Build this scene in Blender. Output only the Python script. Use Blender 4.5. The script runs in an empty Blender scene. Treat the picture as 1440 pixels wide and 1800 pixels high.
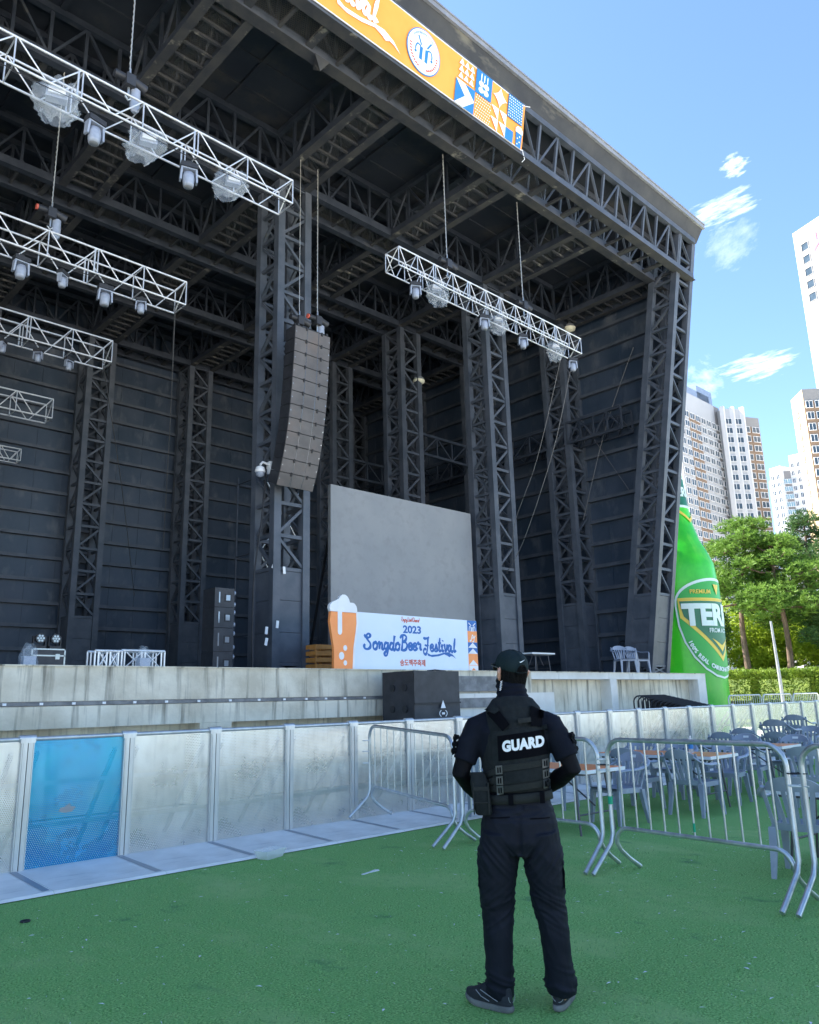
import bpy, math, random
from mathutils import Vector as V, Matrix, noise
from mathutils.geometry import tessellate_polygon
from mathutils.bvhtree import BVHTree
R = math.radians
S = bpy.context.scene
C = S.collection
rnd = random.Random(7)

# ---------------------------------------------------------------- camera, sky, sun, exposure
CAMZ = 1.55
YAW, PITCH, ROLL = R(46.062), R(13.618), R(1.4582)
cd = bpy.data.cameras.new('camera'); cam = bpy.data.objects.new('camera', cd); C.objects.link(cam)
fw = V((math.cos(PITCH)*math.cos(YAW), math.cos(PITCH)*math.sin(YAW), math.sin(PITCH)))
rt = V((math.sin(YAW), -math.cos(YAW), 0)); dn = fw.cross(rt)
c_, s_ = math.cos(ROLL), math.sin(ROLL)
rt, dn = c_*rt + s_*dn, -s_*rt + c_*dn
cam.matrix_world = Matrix(((rt.x, -dn.x, -fw.x, 0), (rt.y, -dn.y, -fw.y, 0), (rt.z, -dn.z, -fw.z, CAMZ), (0, 0, 0, 1)))
cd.sensor_fit = 'VERTICAL'; cd.sensor_height = 24; cd.lens = 24*1378.5/1800
cd.clip_start = .05; cd.clip_end = 3000
S.camera = cam

SUN_AZ, SUN_EL = R(112), R(47)
sun_dir = V((math.cos(SUN_EL)*math.cos(SUN_AZ), math.cos(SUN_EL)*math.sin(SUN_AZ), math.sin(SUN_EL)))
w = bpy.data.worlds.new('World'); S.world = w; w.use_nodes = True
nt = w.node_tree; nt.nodes.clear()
def N(tree, t, **k):
    n = tree.nodes.new(t)
    for a, b in k.items(): setattr(n, a, b)
    return n
sky = N(nt, 'ShaderNodeTexSky', sky_type='NISHITA', sun_disc=False)
sky.sun_elevation = SUN_EL; sky.sun_rotation = R(90) - SUN_AZ
sky.air_density = 1.0; sky.dust_density = .25; sky.ozone_density = 5.0
bg = N(nt, 'ShaderNodeBackground'); out = N(nt, 'ShaderNodeOutputWorld')
nt.links.new(bg.outputs[0], out.inputs[0])
# thin wisps of cloud: noise stretched along the wind, only near a few directions of the sky
tc = N(nt, 'ShaderNodeTexCoord'); prev = sky.outputs[0]
def wisp(prev, d, up, half_len, half_wid, gain, seed):
    d = V(d).normalized(); up = V(up); a = (up - d*up.dot(d)).normalized(); b = d.cross(a)
    def dot(v, off):
        n = N(nt, 'ShaderNodeVectorMath', operation='DOT_PRODUCT'); n.inputs[1].default_value = v
        nt.links.new(tc.outputs['Generated'], n.inputs[0])
        return n.outputs['Value']
    def mth(op, x, y=None):
        n = N(nt, 'ShaderNodeMath', operation=op)
        for i, q in enumerate((x, y)):
            if q is None: continue
            if isinstance(q, (int, float)): n.inputs[i].default_value = q
            else: nt.links.new(q, n.inputs[i])
        return n.outputs[0]
    u = mth('DIVIDE', dot(a, 0), half_len); v = mth('DIVIDE', dot(b, 0), half_wid)
    cb = N(nt, 'ShaderNodeCombineXYZ'); nt.links.new(mth('ADD', mth('MULTIPLY', u, .9), mth('MULTIPLY', v, .35)), cb.inputs[0]); nt.links.new(mth('MULTIPLY', v, 1.5), cb.inputs[1]); cb.inputs[2].default_value = seed
    nz = N(nt, 'ShaderNodeTexNoise'); nz.inputs['Scale'].default_value = 1.7; nz.inputs['Detail'].default_value = 9; nz.inputs['Roughness'].default_value = .62
    nt.links.new(cb.outputs[0], nz.inputs['Vector'])
    r2 = mth('ADD', mth('MULTIPLY', u, u), mth('MULTIPLY', v, v))
    m = mth('SUBTRACT', mth('MULTIPLY', nz.outputs['Fac'], 1.5), mth('ADD', mth('MULTIPLY', r2, .45), .52))
    front = mth('GREATER_THAN', dot(d, 0), .5)
    m = mth('MINIMUM', mth('MULTIPLY', mth('MULTIPLY', m, gain), front), .5)
    cl = N(nt, 'ShaderNodeClamp'); nt.links.new(m, cl.inputs[0])
    mx = N(nt, 'ShaderNodeMixRGB'); nt.links.new(cl.outputs[0], mx.inputs[0]); nt.links.new(prev, mx.inputs[1])
    mx.inputs[2].default_value = (9.5, 9.8, 10.4, 1)
    return mx.outputs[0]
def pix(x, y): return (fw*1378.5 + rt*(x-720) + dn*(y-900)).normalized()
for (x0, y0, x1, y1, wd, g, sd) in ((1195, 396, 1355, 336, .020, 1.0, 1.), (1250, 666, 1425, 618, .019, 1.0, 5.3), (1262, 303, 1320, 281, .014, .9, 9.1), (1235, 465, 1335, 400, .035, .3, 3.3), (1195, 655, 1270, 695, .035, .4, 12.)):
    d0, d1 = pix(x0, y0), pix(x1, y1)
    prev = wisp(prev, (d0+d1)/2, d1-d0, (d1-d0).length*.55, wd, g, sd)
nt.links.new(prev, bg.inputs[0]); bg.inputs[1].default_value = .098
sl = bpy.data.lights.new('sun', 'SUN'); sl.energy = 5.0; sl.angle = R(.5); sl.color = (1, .93, .82)
so = bpy.data.objects.new('sun', sl); C.objects.link(so); so.rotation_euler = sun_dir.to_track_quat('Z', 'Y').to_euler()
so.location = sun_dir*200
S.view_settings.view_transform = 'Standard'; S.view_settings.look = 'None'; S.view_settings.gamma = 1
S.view_settings.exposure = 2.0
S.cycles.max_bounces = 8; S.cycles.diffuse_bounces = 4; S.cycles.transparent_max_bounces = 12
S.cycles.use_adaptive_sampling = True

# ---------------------------------------------------------------- materials
def _new(name):
    m = bpy.data.materials.new(name); m.use_nodes = True; t = m.node_tree
    return m, t, t.nodes['Principled BSDF']
def pm(name, c1, c2=None, rough=.6, metal=0., scale=4., detail=6., bump=0., bscale=None, stretch=(1, 1, 1), lo=.38, hi=.62, c3=None, s3=1., lo3=.55, hi3=.7, st3=(1, 1, 1), spec=.5, rvar=0.):
    """principled with one or two noise layers of colour, bump and roughness variation"""
    m, t, p = _new(name); L = t.links.new
    tc = N(t, 'ShaderNodeTexCoord')
    def nz(sc, st, det, seed=0.):
        mp = N(t, 'ShaderNodeMapping'); mp.inputs['Scale'].default_value = st; mp.inputs['Location'].default_value = (seed, seed*.7, seed*1.3)
        n = N(t, 'ShaderNodeTexNoise'); n.inputs['Scale'].default_value = sc; n.inputs['Detail'].default_value = det; n.inputs['Roughness'].default_value = .6
        L(tc.outputs['Object'], mp.inputs[0]); L(mp.outputs[0], n.inputs['Vector']); return n.outputs['Fac']
    def ramp(x, lo, hi):
        r = N(t, 'ShaderNodeMapRange'); r.inputs[1].default_value = lo; r.inputs[2].default_value = hi; L(x, r.inputs[0]); return r.outputs[0]
    def mix(f, a, b):
        n = N(t, 'ShaderNodeMixRGB'); L(f, n.inputs[0])
        for i, q in ((1, a), (2, b)):
            if isinstance(q, tuple): n.inputs[i].default_value = q[:3] + (1,)
            else: L(q, n.inputs[i])
        return n.outputs[0]
    p.inputs['Roughness'].default_value = rough; p.inputs['Metallic'].default_value = metal
    p.inputs['Specular IOR Level'].default_value = spec
    base = nz(scale, stretch, detail)
    if c2 is not None:
        col = mix(ramp(base, lo, hi), c1, c2)
        if c3 is not None: col = mix(ramp(nz(s3, st3, 8, 3.7), lo3, hi3), col, c3)
        L(col, p.inputs['Base Color'])
    else: p.inputs['Base Color'].default_value = c1 + (1,)
    if rvar:
        a = N(t, 'ShaderNodeMath', operation='MULTIPLY_ADD'); L(base, a.inputs[0]); a.inputs[1].default_value = rvar; a.inputs[2].default_value = rough - rvar/2
        L(a.outputs[0], p.inputs['Roughness'])
    if bump:
        b = N(t, 'ShaderNodeBump'); b.inputs['Strength'].default_value = bump; b.inputs['Distance'].default_value = .02
        L(nz(bscale or scale*3, stretch, 4, 1.9), b.inputs['Height']); L(b.outputs[0], p.inputs['Normal'])
    return m
def hexdots(t, scale, rad, coord='Object', axes='XZ'):
    """1 inside round holes on a hexagonal grid"""
    L = t.links.new
    def mth(op, x, y=None):
        n = N(t, 'ShaderNodeMath', operation=op)
        for i, q in enumerate((x, y)):
            if q is None: continue
            if isinstance(q, (int, float)): n.inputs[i].default_value = q
            else: L(q, n.inputs[i])
        return n.outputs[0]
    tc = N(t, 'ShaderNodeTexCoord'); sx = N(t, 'ShaderNodeSeparateXYZ'); L(tc.outputs[coord], sx.inputs[0])
    a, b = sx.outputs[axes[0]], sx.outputs[axes[1]]
    def grid(o):
        u = mth('SUBTRACT', mth('FRACT', mth('ADD', mth('DIVIDE', a, scale), 100+o)), .5)
        v = mth('MULTIPLY', mth('SUBTRACT', mth('FRACT', mth('ADD', mth('DIVIDE', b, scale*1.732), 100+o)), .5), 1.732)
        return mth('ADD', mth('MULTIPLY', u, u), mth('MULTIPLY', v, v))
    return mth('LESS_THAN', mth('MINIMUM', grid(0), grid(.5)), rad*rad)
def perforate(m, scale, rad, axes='XZ'):
    t = m.node_tree; L = t.links.new; p = t.nodes['Principled BSDF']; o = t.nodes['Material Output']
    h = hexdots(t, scale, rad, axes=axes); tr = N(t, 'ShaderNodeBsdfTransparent'); ms = N(t, 'ShaderNodeMixShader')
    L(h, ms.inputs[0]); L(p.outputs[0], ms.inputs[1]); L(tr.outputs[0], ms.inputs[2]); L(ms.outputs[0], o.inputs[0])
    return m
M = {}
M['steel'] = pm('dark_painted_steel', (.024, .032, .047), (.042, .051, .068), .55, 0, 2.5, bump=.1, c3=(.13, .125, .11), s3=1.6, lo3=.62, hi3=.8)
M['dusty'] = pm('dusty_dark_steel', (.034, .038, .046), (.062, .062, .062), .7, 0, 1.8, bump=.1, c3=(.27, .255, .21), s3=2.6, lo3=.6, hi3=.72)
M['colsteel'] = pm('column_steel', (.056, .069, .090), (.088, .10, .124), .5, 0, 2.2, bump=.06, c3=(.2, .19, .16), s3=2.2, lo3=.66, hi3=.8, st3=(1, 1, .4))
M['deck'] = pm('roof_deck_underside', (.019, .025, .037), (.034, .040, .052), .7, 0, .5, bump=.05, c3=(.07, .066, .06), s3=.9, lo3=.52, hi3=.7)
M['wall'] = pm('back_wall_panel', (.026, .044, .072), (.048, .066, .098), .42, 0, .9, bump=.18, bscale=1.6, stretch=(1, 1, .7), c3=(.10, .115, .14), s3=1.4, lo3=.54, hi3=.72, st3=(1.4, 1.4, .7), rvar=.3)
M['soffit'] = pm('weathered_soffit', (.024, .028, .036), (.045, .048, .052), .7, 0, 1.2, bump=.2, c3=(.13, .125, .105), s3=.75, lo3=.58, hi3=.68, st3=(.7, 2, 2))
M['trim'] = pm('pale_metal_trim', (.26, .27, .29), (.33, .34, .36), .45, .3, 3)
M['mesh'] = perforate(pm('expanded_mesh', (.05, .052, .056), (.1, .094, .08), .7, 0, 3), .05, .40, 'XY')
M['concrete'] = pm('stained_concrete', (.56, .50, .38), (.78, .72, .58), .85, 0, 1.1, bump=.25, bscale=14, c3=(.17, .155, .12), s3=2.6, lo3=.52, hi3=.70, st3=(2.4, 2.4, .16))
M['concrete2'] = pm('pale_concrete', (.70, .67, .60), (.80, .775, .71), .85, 0, 1.6, bump=.15, bscale=18, c3=(.40, .39, .36), s3=1.8, lo3=.58, hi3=.75, st3=(2.2, 2.2, .3))
M['edge'] = pm('dark_ledge', (.14, .14, .14), (.24, .24, .235), .6, 0, 5)
M['alu'] = pm('bright_truss_aluminium', (.66, .67, .69), (.76, .77, .78), .38, .55, 6)
M['galv'] = pm('galvanised_tube', (.44, .47, .49), (.58, .61, .63), .36, .75, 9, c3=(.3, .32, .33), s3=7, lo3=.6, hi3=.75, rvar=.2)
M['perf'] = perforate(pm('perforated_aluminium', (.58, .59, .58), (.76, .765, .75), .30, .75, 1.8, bump=.3, bscale=2.6, c3=(.50, .51, .51), s3=4.5, lo3=.5, hi3=.75, st3=(1.6, 1, .5), rvar=.3), .02, .29)
M['perfblue'] = perforate(pm('perforated_blue_film', (.002, .24, .55), (.004, .42, .66), .28, .5, 1., bump=.2, bscale=3, c3=(.1, .42, .5), s3=1.6, lo3=.6, hi3=.85, rvar=.2), .02, .27)
M['aluframe'] = pm('brushed_aluminium_frame', (.52, .53, .535), (.64, .65, .65), .36, .6, 8, stretch=(1, 1, .15), bump=.05)
M['aluplate'] = pm('scuffed_ramp_plate', (.70, .68, .63), (.82, .80, .75), .55, .05, 2.5, bump=.1, c3=(.42, .42, .42), s3=3, lo3=.6, hi3=.8, st3=(.5, 3, 1))
M['black'] = pm('matt_black', (.012, .013, .016), (.02, .021, .025), .6, 0, 6)
M['case'] = pm('black_cabinet', (.022, .024, .03), (.036, .038, .045), .55, 0, 5, bump=.1)
M['grille'] = pm('brown_grey_grille', (.085, .078, .078), (.13, .118, .115), .6, 0, 1.3, c3=(.16, .12, .1), s3=1.1, lo3=.55, hi3=.75)
M['fix'] = pm('lamp_body', (.28, .32, .40), (.36, .40, .48), .4, .1, 5)
M['lens'] = pm('lens', (.35, .37, .4), None, .1, .3)
M['white'] = pm('white_paint', (.78, .79, .80), (.84, .85, .86), .45, 0, 4)
M['lamp'] = pm('lamp_globe', (.85, .82, .62), None, .3)
M['screen'] = pm('grey_led_screen', (.25, .26, .27), (.285, .29, .295), .6, 0, .8, c3=(.225, .23, .235), s3=4, lo3=.5, hi3=.8)
M['boardwhite'] = pm('printed_pale_blue', (.70, .80, .92), (.73, .82, .93), .5, 0, 2)
M['blue'] = pm('print_blue', (.008, .12, .42), (.01, .14, .46), .5, 0, 3)
M['red'] = pm('print_red', (.62, .12, .08), None, .5)
M['orange'] = pm('print_orange', (.98, .31, .08), (1., .34, .10), .5, 0, 2)
M['banner'] = pm('orange_banner_cloth', (.95, .33, .05), (.98, .38, .07), .65, 0, .8, bump=.15, bscale=1.2)
M['bannerwhite'] = pm('banner_white', (.86, .88, .92), None, .6)
M['bannerblue'] = pm('banner_blue', (.02, .19, .52), (.025, .22, .56), .6, 0, 2)
M['plastic'] = pm('grey_blue_plastic', (.26, .295, .37), (.32, .355, .43), .36, 0, 4, c3=(.38, .41, .48), s3=8, lo3=.6, hi3=.8)
M['tableorange'] = pm('table_orange', (.88, .25, .07), (.9, .29, .1), .4, 0, 3)
M['tablewhite'] = pm('table_white', (.74, .76, .78), None, .4)
M['legsteel'] = pm('dark_table_leg', (.10, .10, .11), None, .45, .4)
M['zip'] = pm('white_cable_tie', (.8, .8, .8), None, .5)
M['green'] = pm('green_tape', (.0, .34, .18), None, .5)
M['wire'] = pm('steel_wire_rope', (.16, .16, .165), None, .5, .5)
M['chain'] = pm('bright_hoist_chain', (.55, .54, .5), None, .4, .6)
def glassy(name, col, alpha, rough=.15):
    m, t, p = _new(name); p.inputs['Base Color'].default_value = col + (1,); p.inputs['Roughness'].default_value = rough; p.inputs['Alpha'].default_value = alpha
    return m
M['bag'] = glassy('clear_plastic_bag', (.72, .80, .88), .17, .10)
M['clear'] = glassy('clear_plastic_tray', (.85, .87, .86), .45, .1)
M['wood'] = pm('orange_crate', (.42, .17, .03), (.5, .22, .05), .6, 0, 5)
# turf: blade-fine colour noise over broad worn patches
m, t, p = _new('artificial_turf'); L = t.links.new
tcn = N(t, 'ShaderNodeTexCoord')
def tn(sc, det, st=(1, 1, 1)):
    mp = N(t, 'ShaderNodeMapping'); mp.inputs['Scale'].default_value = st; n = N(t, 'ShaderNodeTexNoise'); n.inputs['Scale'].default_value = sc; n.inputs['Detail'].default_value = det; n.inputs['Roughness'].default_value = .7
    L(tcn.outputs['Object'], mp.inputs[0]); L(mp.outputs[0], n.inputs['Vector']); return n.outputs['Fac']
def mr(x, a, b):
    r = N(t, 'ShaderNodeMapRange'); r.inputs[1].default_value = a; r.inputs[2].default_value = b; L(x, r.inputs[0]); return r.outputs[0]
def mx(f, a, b):
    n = N(t, 'ShaderNodeMixRGB'); L(f, n.inputs[0])
    for i, q in ((1, a), (2, b)):
        if isinstance(q, tuple): n.inputs[i].default_value = q + (1,)
        else: L(q, n.inputs[i])
    return n.outputs[0]
fine = tn(75, 4); mid = tn(9, 5); big = tn(.9, 5, (1, .55, 1))
col = mx(mr(fine, .40, .60), (.055, .20, .035), (.45, .75, .24))
col = mx(mr(mid, .35, .7), col, (.22, .48, .13))
col = mx(mr(big, .5, .72), col, (.38, .56, .20))
col = mx(mr(tn(2.2, 9, (1, .7, 1)), .60, .74), col, (.07, .20, .08))
col = mx(mr(tn(60, 2), .70, .76), col, (.42, .52, .42))
L(col, p.inputs['Base Color']); p.inputs['Roughness'].default_value = .85; p.inputs['Specular IOR Level'].default_value = .25
bp = N(t, 'ShaderNodeBump'); bp.inputs['Strength'].default_value = .8; bp.inputs['Distance'].default_value = .02
L(fine, bp.inputs['Height']); L(bp.outputs[0], p.inputs['Normal'])
M['turf'] = m
M['paving'] = pm('pale_paving', (.70, .655, .57), (.78, .735, .65), .8, 0, .6, bump=.1, bscale=8)  # kept pale and warm so unseen ground behind the camera bounces sunlight forward
M['soil'] = pm('bank_ground_cover', (.05, .09, .012), (.12, .17, .02), .9, 0, 2.5, bump=.6, bscale=9)

# ---------------------------------------------------------------- mesh builder
def frame(a, b, up=V((0, 0, 1))):
    t = (V(b) - V(a)).normalized(); up = V(up)
    if abs(t.dot(up)) > .98: up = V((1, 0, 0)) if abs(t.x) < .9 else V((0, 1, 0))
    s = t.cross(up).normalized(); return t, s, s.cross(t)
class MB:
    def __init__(s): s.v = []; s.f = []; s.sm = []; s.mi = []; s.m = 0
    def add(s, vs, fs, smooth=False):
        o = len(s.v); s.v += [tuple(q) for q in vs]
        for f in fs: s.f.append([i+o for i in f]); s.sm.append(smooth); s.mi.append(s.m)
        return s
    def box(s, c, d, rz=0., mat=None):
        c = V(c); x, y, z = d[0]/2, d[1]/2, d[2]/2
        vs = [V((i*x, j*y, k*z)) for i in (-1, 1) for j in (-1, 1) for k in (-1, 1)]
        m = mat if mat is not None else Matrix.Rotation(rz, 3, 'Z')
        return s.add([m @ q + c for q in vs], [(0, 1, 3, 2), (4, 6, 7, 5), (0, 4, 5, 1), (2, 3, 7, 6), (0, 2, 6, 4), (1, 5, 7, 3)])
    def span(s, a, b): return s.box([(a[i]+b[i])/2 for i in range(3)], [abs(b[i]-a[i]) for i in range(3)])
    def bar(s, a, b, wd, h=None, up=(0, 0, 1)):
        a, b = V(a), V(b); t, sd, u = frame(a, b, up); sd = sd*wd/2; u = u*(h or wd)/2
        vs = [p_ + i*sd + j*u for p_ in (a, b) for i, j in ((-1, -1), (1, -1), (1, 1), (-1, 1))]
        return s.add(vs, [(0, 3, 2, 1), (4, 5, 6, 7), (0, 1, 5, 4), (1, 2, 6, 5), (2, 3, 7, 6), (3, 0, 4, 7)])
    def tube(s, pts, r, n=8, cap=True, flat=1.):
        pts = [V(q) for q in pts]; rs = r if isinstance(r, (list, tuple)) else [r]*len(pts); vs = []; up = None
        for i, q in enumerate(pts):
            a = pts[max(i-1, 0)]; b = pts[min(i+1, len(pts)-1)]; t = (b-a).normalized()
            if up is None: _, sd, up = frame(a, b)
            else:
                sd = t.cross(up)
                if sd.length < 1e-4: _, sd, up = frame(a, b)
                sd.normalize(); up = sd.cross(t)
            vs += [q + rs[i]*(math.cos(k*2*math.pi/n)*sd + flat*math.sin(k*2*math.pi/n)*up) for k in range(n)]
        fs = [(i*n+k, i*n+(k+1) % n, (i+1)*n+(k+1) % n, (i+1)*n+k) for i in range(len(pts)-1) for k in range(n)]
        s.add(vs, fs, True)
        if cap: s.add(vs[:n], [tuple(range(n))[::-1]]); s.add(vs[-n:], [tuple(range(n))])
        return s
    def loft(s, rings, smooth=True, cap=True):
        n = len(rings[0]); vs = [q for r_ in rings for q in r_]
        s.add(vs, [(i*n+k, i*n+(k+1) % n, (i+1)*n+(k+1) % n, (i+1)*n+k) for i in range(len(rings)-1) for k in range(n)], smooth)
        if cap: s.add(rings[0], [tuple(range(n))[::-1]], smooth); s.add(rings[-1], [tuple(range(n))], smooth)
        return s
    def lathe(s, prof, n=24, c=(0, 0, 0), smooth=True):
        return s.loft([[(c[0]+r*math.cos(k*2*math.pi/n), c[1]+r*math.sin(k*2*math.pi/n), c[2]+z) for k in range(n)] for r, z in prof], smooth)
    def prism(s, poly, mp, th, z0=0.):
        """flat polygon (u, v) extruded along w by th; mp maps (u, v, w) to a point"""
        n = len(poly); tri = tessellate_polygon([[V((u, v, 0)) for u, v in poly]])
        a = [mp(u, v, z0) for u, v in poly]; b = [mp(u, v, z0+th) for u, v in poly]
        s.add(b, [tuple(q) for q in tri]); s.add(a, [tuple(q)[::-1] for q in tri])
        return s.add(a+b, [(i, (i+1) % n, n+(i+1) % n, n+i) for i in range(n)])
    def grid(s, nu, nv, fn, smooth=True):
        vs = [fn(i/nu, j/nv) for i in range(nu+1) for j in range(nv+1)]
        return s.add(vs, [(i*(nv+1)+j, (i+1)*(nv+1)+j, (i+1)*(nv+1)+j+1, i*(nv+1)+j+1) for i in range(nu) for j in range(nv)], smooth)
    def build(s, name, mats, parent=None, world=False, fix=False):
        vs = s.v
        if world and parent is not None:
            im = chain(parent).inverted(); vs = [im @ V(q) for q in vs]
        me = bpy.data.meshes.new(name); me.from_pydata([tuple(q) for q in vs], [], s.f)
        me.polygons.foreach_set('use_smooth', s.sm); me.polygons.foreach_set('material_index', s.mi)
        for q in (mats if isinstance(mats, (list, tuple)) else [mats]): me.materials.append(M[q] if isinstance(q, str) else q)
        me.validate(); me.update()
        o = bpy.data.objects.new(name, me); C.objects.link(o)
        if parent is not None: o.parent = parent
        return o
def chain(o):
    m = Matrix.Identity(4)
    while o is not None: m = o.matrix_basis @ m; o = o.parent
    return m
def tag(o, label=None, cat=None, group=None, kind=None):
    for k, q in (('label', label), ('category', cat), ('group', group), ('kind', kind)):
        if q: o[k] = q
    return o
def thing(name, label, cat, loc=(0, 0, 0), rz=0., group=None):
    o = bpy.data.objects.new(name, None); C.objects.link(o); o.location = loc; o.rotation_euler = (0, 0, rz); o.empty_display_size = .2
    return tag(o, label, cat, group)
KIDS = {}
def kids(o): return [q for q in bpy.data.objects if q.parent == o]
def dup(root, loc, rz, label, tree=None):
    tree = tree if tree is not None else snap(root)
    r_ = root.copy(); C.objects.link(r_); r_.location = loc; r_.rotation_euler = (0, 0, rz); r_['label'] = label
    for ch, gs in tree:
        c2 = ch.copy(); C.objects.link(c2); c2.parent = r_
        for g in gs: d = g.copy(); C.objects.link(d); d.parent = c2
    return r_
def snap(root): return [(k, kids(k)) for k in kids(root)]
def text(name, body, mat, parent, mp, size=1., offset=0., th=.002, shear=0., width=None, height=None, spacing=1., tris=None, kids_=None):
    """lettering centred on (0, 0) of the plane mp(u, v, w); width/height stretch it to fit"""
    cu = bpy.data.curves.new('t', 'FONT'); cu.body = body; cu.size = size; cu.offset = offset; cu.shear = shear; cu.space_character = spacing; cu.resolution_u = 4
    o = bpy.data.objects.new('t', cu); C.objects.link(o); dg = bpy.context.evaluated_depsgraph_get()
    me = bpy.data.meshes.new_from_object(o.evaluated_get(dg)); bpy.data.objects.remove(o)
    vs = [q.co.copy() for q in me.vertices]; fs = [tuple(q.vertices) for q in me.polygons]; bpy.data.meshes.remove(me)
    if not vs: return None
    x0, x1 = min(q.x for q in vs), max(q.x for q in vs); y0, y1 = min(q.y for q in vs), max(q.y for q in vs)
    sx = width/(x1-x0) if width else None; sy = height/(y1-y0) if height else None
    sx = sx or sy or 1; sy = sy or sx
    P2 = [((q.x-(x0+x1)/2)*sx, (q.y-(y0+y1)/2)*sy) for q in vs]
    if tris is not None: P2, fs = tris(P2, fs)
    mb = MB(); n = len(P2)
    edge = {}
    for f in fs:
        for i in range(len(f)): e = (f[i], f[(i+1) % len(f)]); edge[e] = 1
    rim = [e for e in edge if (e[1], e[0]) not in edge]
    vv = [mp(u, v, th) for u, v in P2] + [mp(u, v, 0) for u, v in P2]
    mb.add(vv, list(fs) + [(a+n, b+n, b, a) for a, b in rim])
    return mb.build(name, mat, parent, world=True)
def smooth_pts(pts, k=6):
    """Catmull-Rom through 2-D or 3-D points"""
    P = [V(q if len(q) == 3 else (q[0], q[1], 0)) for q in pts]; P = [P[0]] + P + [P[-1]]; out = []
    for i in range(1, len(P)-2):
        a, b, c, d = P[i-1:i+3]
        for j in range(k):
            u = j/k; out.append(.5*((2*b) + (c-a)*u + (2*a-5*b+4*c-d)*u*u + (3*b-a-3*c+d)*u**3))
    return out + [P[-2]]
def stroke(mb, pts, wd, mp, z0, th=.002, k=6):
    """calligraphic flat ribbon along pts; wd may be a list of widths"""
    q = smooth_pts(pts, k); n = len(q)
    ws = [wd]*n if not isinstance(wd, (list, tuple)) else [wd[min(int(i/k), len(wd)-1)]*(1-(i % k)/k) + wd[min(int(i/k)+1, len(wd)-1)]*((i % k)/k) for i in range(n)]
    top = []; bot = []
    for i in range(n):
        t = (q[min(i+1, n-1)] - q[max(i-1, 0)]).normalized(); s = V((-t.y, t.x, 0))
        for sg in (1, -1):
            r_ = q[i] + s*sg*ws[i]/2; top.append(mp(r_.x, r_.y, z0+th+.0015*i/n)); bot.append(mp(r_.x, r_.y, z0))
    m_ = len(top)
    fs = []
    for i in range(n-1):
        a, b, c, d = 2*i, 2*i+1, 2*i+3, 2*i+2
        fs += [(a, b, c, d), (a, d, d+m_, a+m_), (b, b+m_, c+m_, c)]
    mb.add(top+bot, fs)
    return mb
# ---------------------------------------------------------------- ground
mb = MB(); mb.add([(-600, -600, -.012), (900, -600, -.012), (900, 900, -.012), (-600, 900, -.012)], [(0, 1, 2, 3)])
tag(mb.build('ground', 'paving'), kind='structure')
mb = MB(); nx, ny = 60, 20
mb.grid(nx, ny, lambda a, b: (-14+50*a, -1.6+10*b, 0.), False)  # turf ends just behind the camera so more sunlit paving bounces light
tag(mb.build('turf', 'turf'), kind='structure')
# planted bank rising behind the right-hand end of the stage
def bank(x, y):
    d = x*.91 + y*.41; k = min(max((d-43.5)/7, 0), 1); return 2.7*k*k*(3-2*k) - .02
mb = MB(); mb.grid(40, 40, lambda a, b: (28+70*a, -10+75*b, bank(28+70*a, -10+75*b) + .16*noise.noise(V((a*40, b*40, 0)))*(bank(28+70*a, -10+75*b) > .1)))
tag(mb.build('planted_bank', 'soil'), kind='structure')

# ---------------------------------------------------------------- concrete stage
SZ = 2.2; SY = 12.3
st = thing('stage_platform', 'stained concrete stage platform with recessed panels along its front wall', 'stage', (2, SY, 0))
mb = MB()
mb.span((-20, SY+.35, 0), (25.1, 30, SZ-.004))
mb.span((-20, SY, 1.69), (15.9, SY+.347, SZ))                      # upper band, left
mb.span((-20, SY+.06, 1.62), (11.9, SY+.346, 1.688))
mb.span((-20, SY-.12, 1.30), (11.9, SY+.345, 1.618))               # lower band, proud
for x in range(-6, 3):
    xx = 7.08 + (x-2)*4.52 + 4.52
    if xx < 11.7: mb.span((xx-.3, SY-.118, 0), (xx+.3, SY+.343, 1.298))
o = mb.build('front_wall_left', 'concrete', st, world=True)
mb = MB(); mb.span((-20, SY-.05, 1.627), (11.88, SY+.056, 1.683)); o = mb.build('ledge_strip', 'edge', st, world=True)  # metal strip; its dark tone also paints the shadow of the gap
mb = MB()
for k in range(26): mb.box((-2.2+k*.53 + .1*math.sin(k*7), SY-.062, 1.655), (.05, .02, .035))
mb.build('ledge_clips', 'white', o, world=True)
mb = MB()
mb.span((15.9, SY, 2.03), (25.1, SY+.347, SZ))
for a, b in ((15.5, 15.78), (19.45, 19.77), (24.57, 25.1)): mb.span((a, SY+.002, 0), (b, SY+.346, 2.028))
mb.span((15.9, SY+.003, 0), (25.1, SY+.345, .25))
mb.span((25.1-.4, SY+.35, 0), (25.1, 30, SZ-.006))
mb.build('front_wall_right', 'concrete2', st, world=True)
# steps up to the stage beside the covered loudspeaker
mb = MB(); mb.span((11.9, 11.35, 0), (15.5, SY, 1.69)); mb.span((12.2, 11.9, 1.692), (14.2, SY-.002, 1.74))
o = mb.build('stair_block', 'concrete2', st, world=True)
mb = MB(); mb.span((12.0, 11.75, 1.742), (14.6, SY-.003, 1.90)); mb.span((12.0, 12.03, 1.902), (14.3, SY-.003, 2.08)); mb.span((11.95, 11.30, 1.40), (14.3, 11.346, 1.60))
mb.build('stair_riser', 'edge', o, world=True)
mb = MB(); mb.span((-20, SY-.03, SZ), (25.1, SY+.05, SZ+.02)); mb.build('stage_edge', 'concrete', st, world=True)

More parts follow.
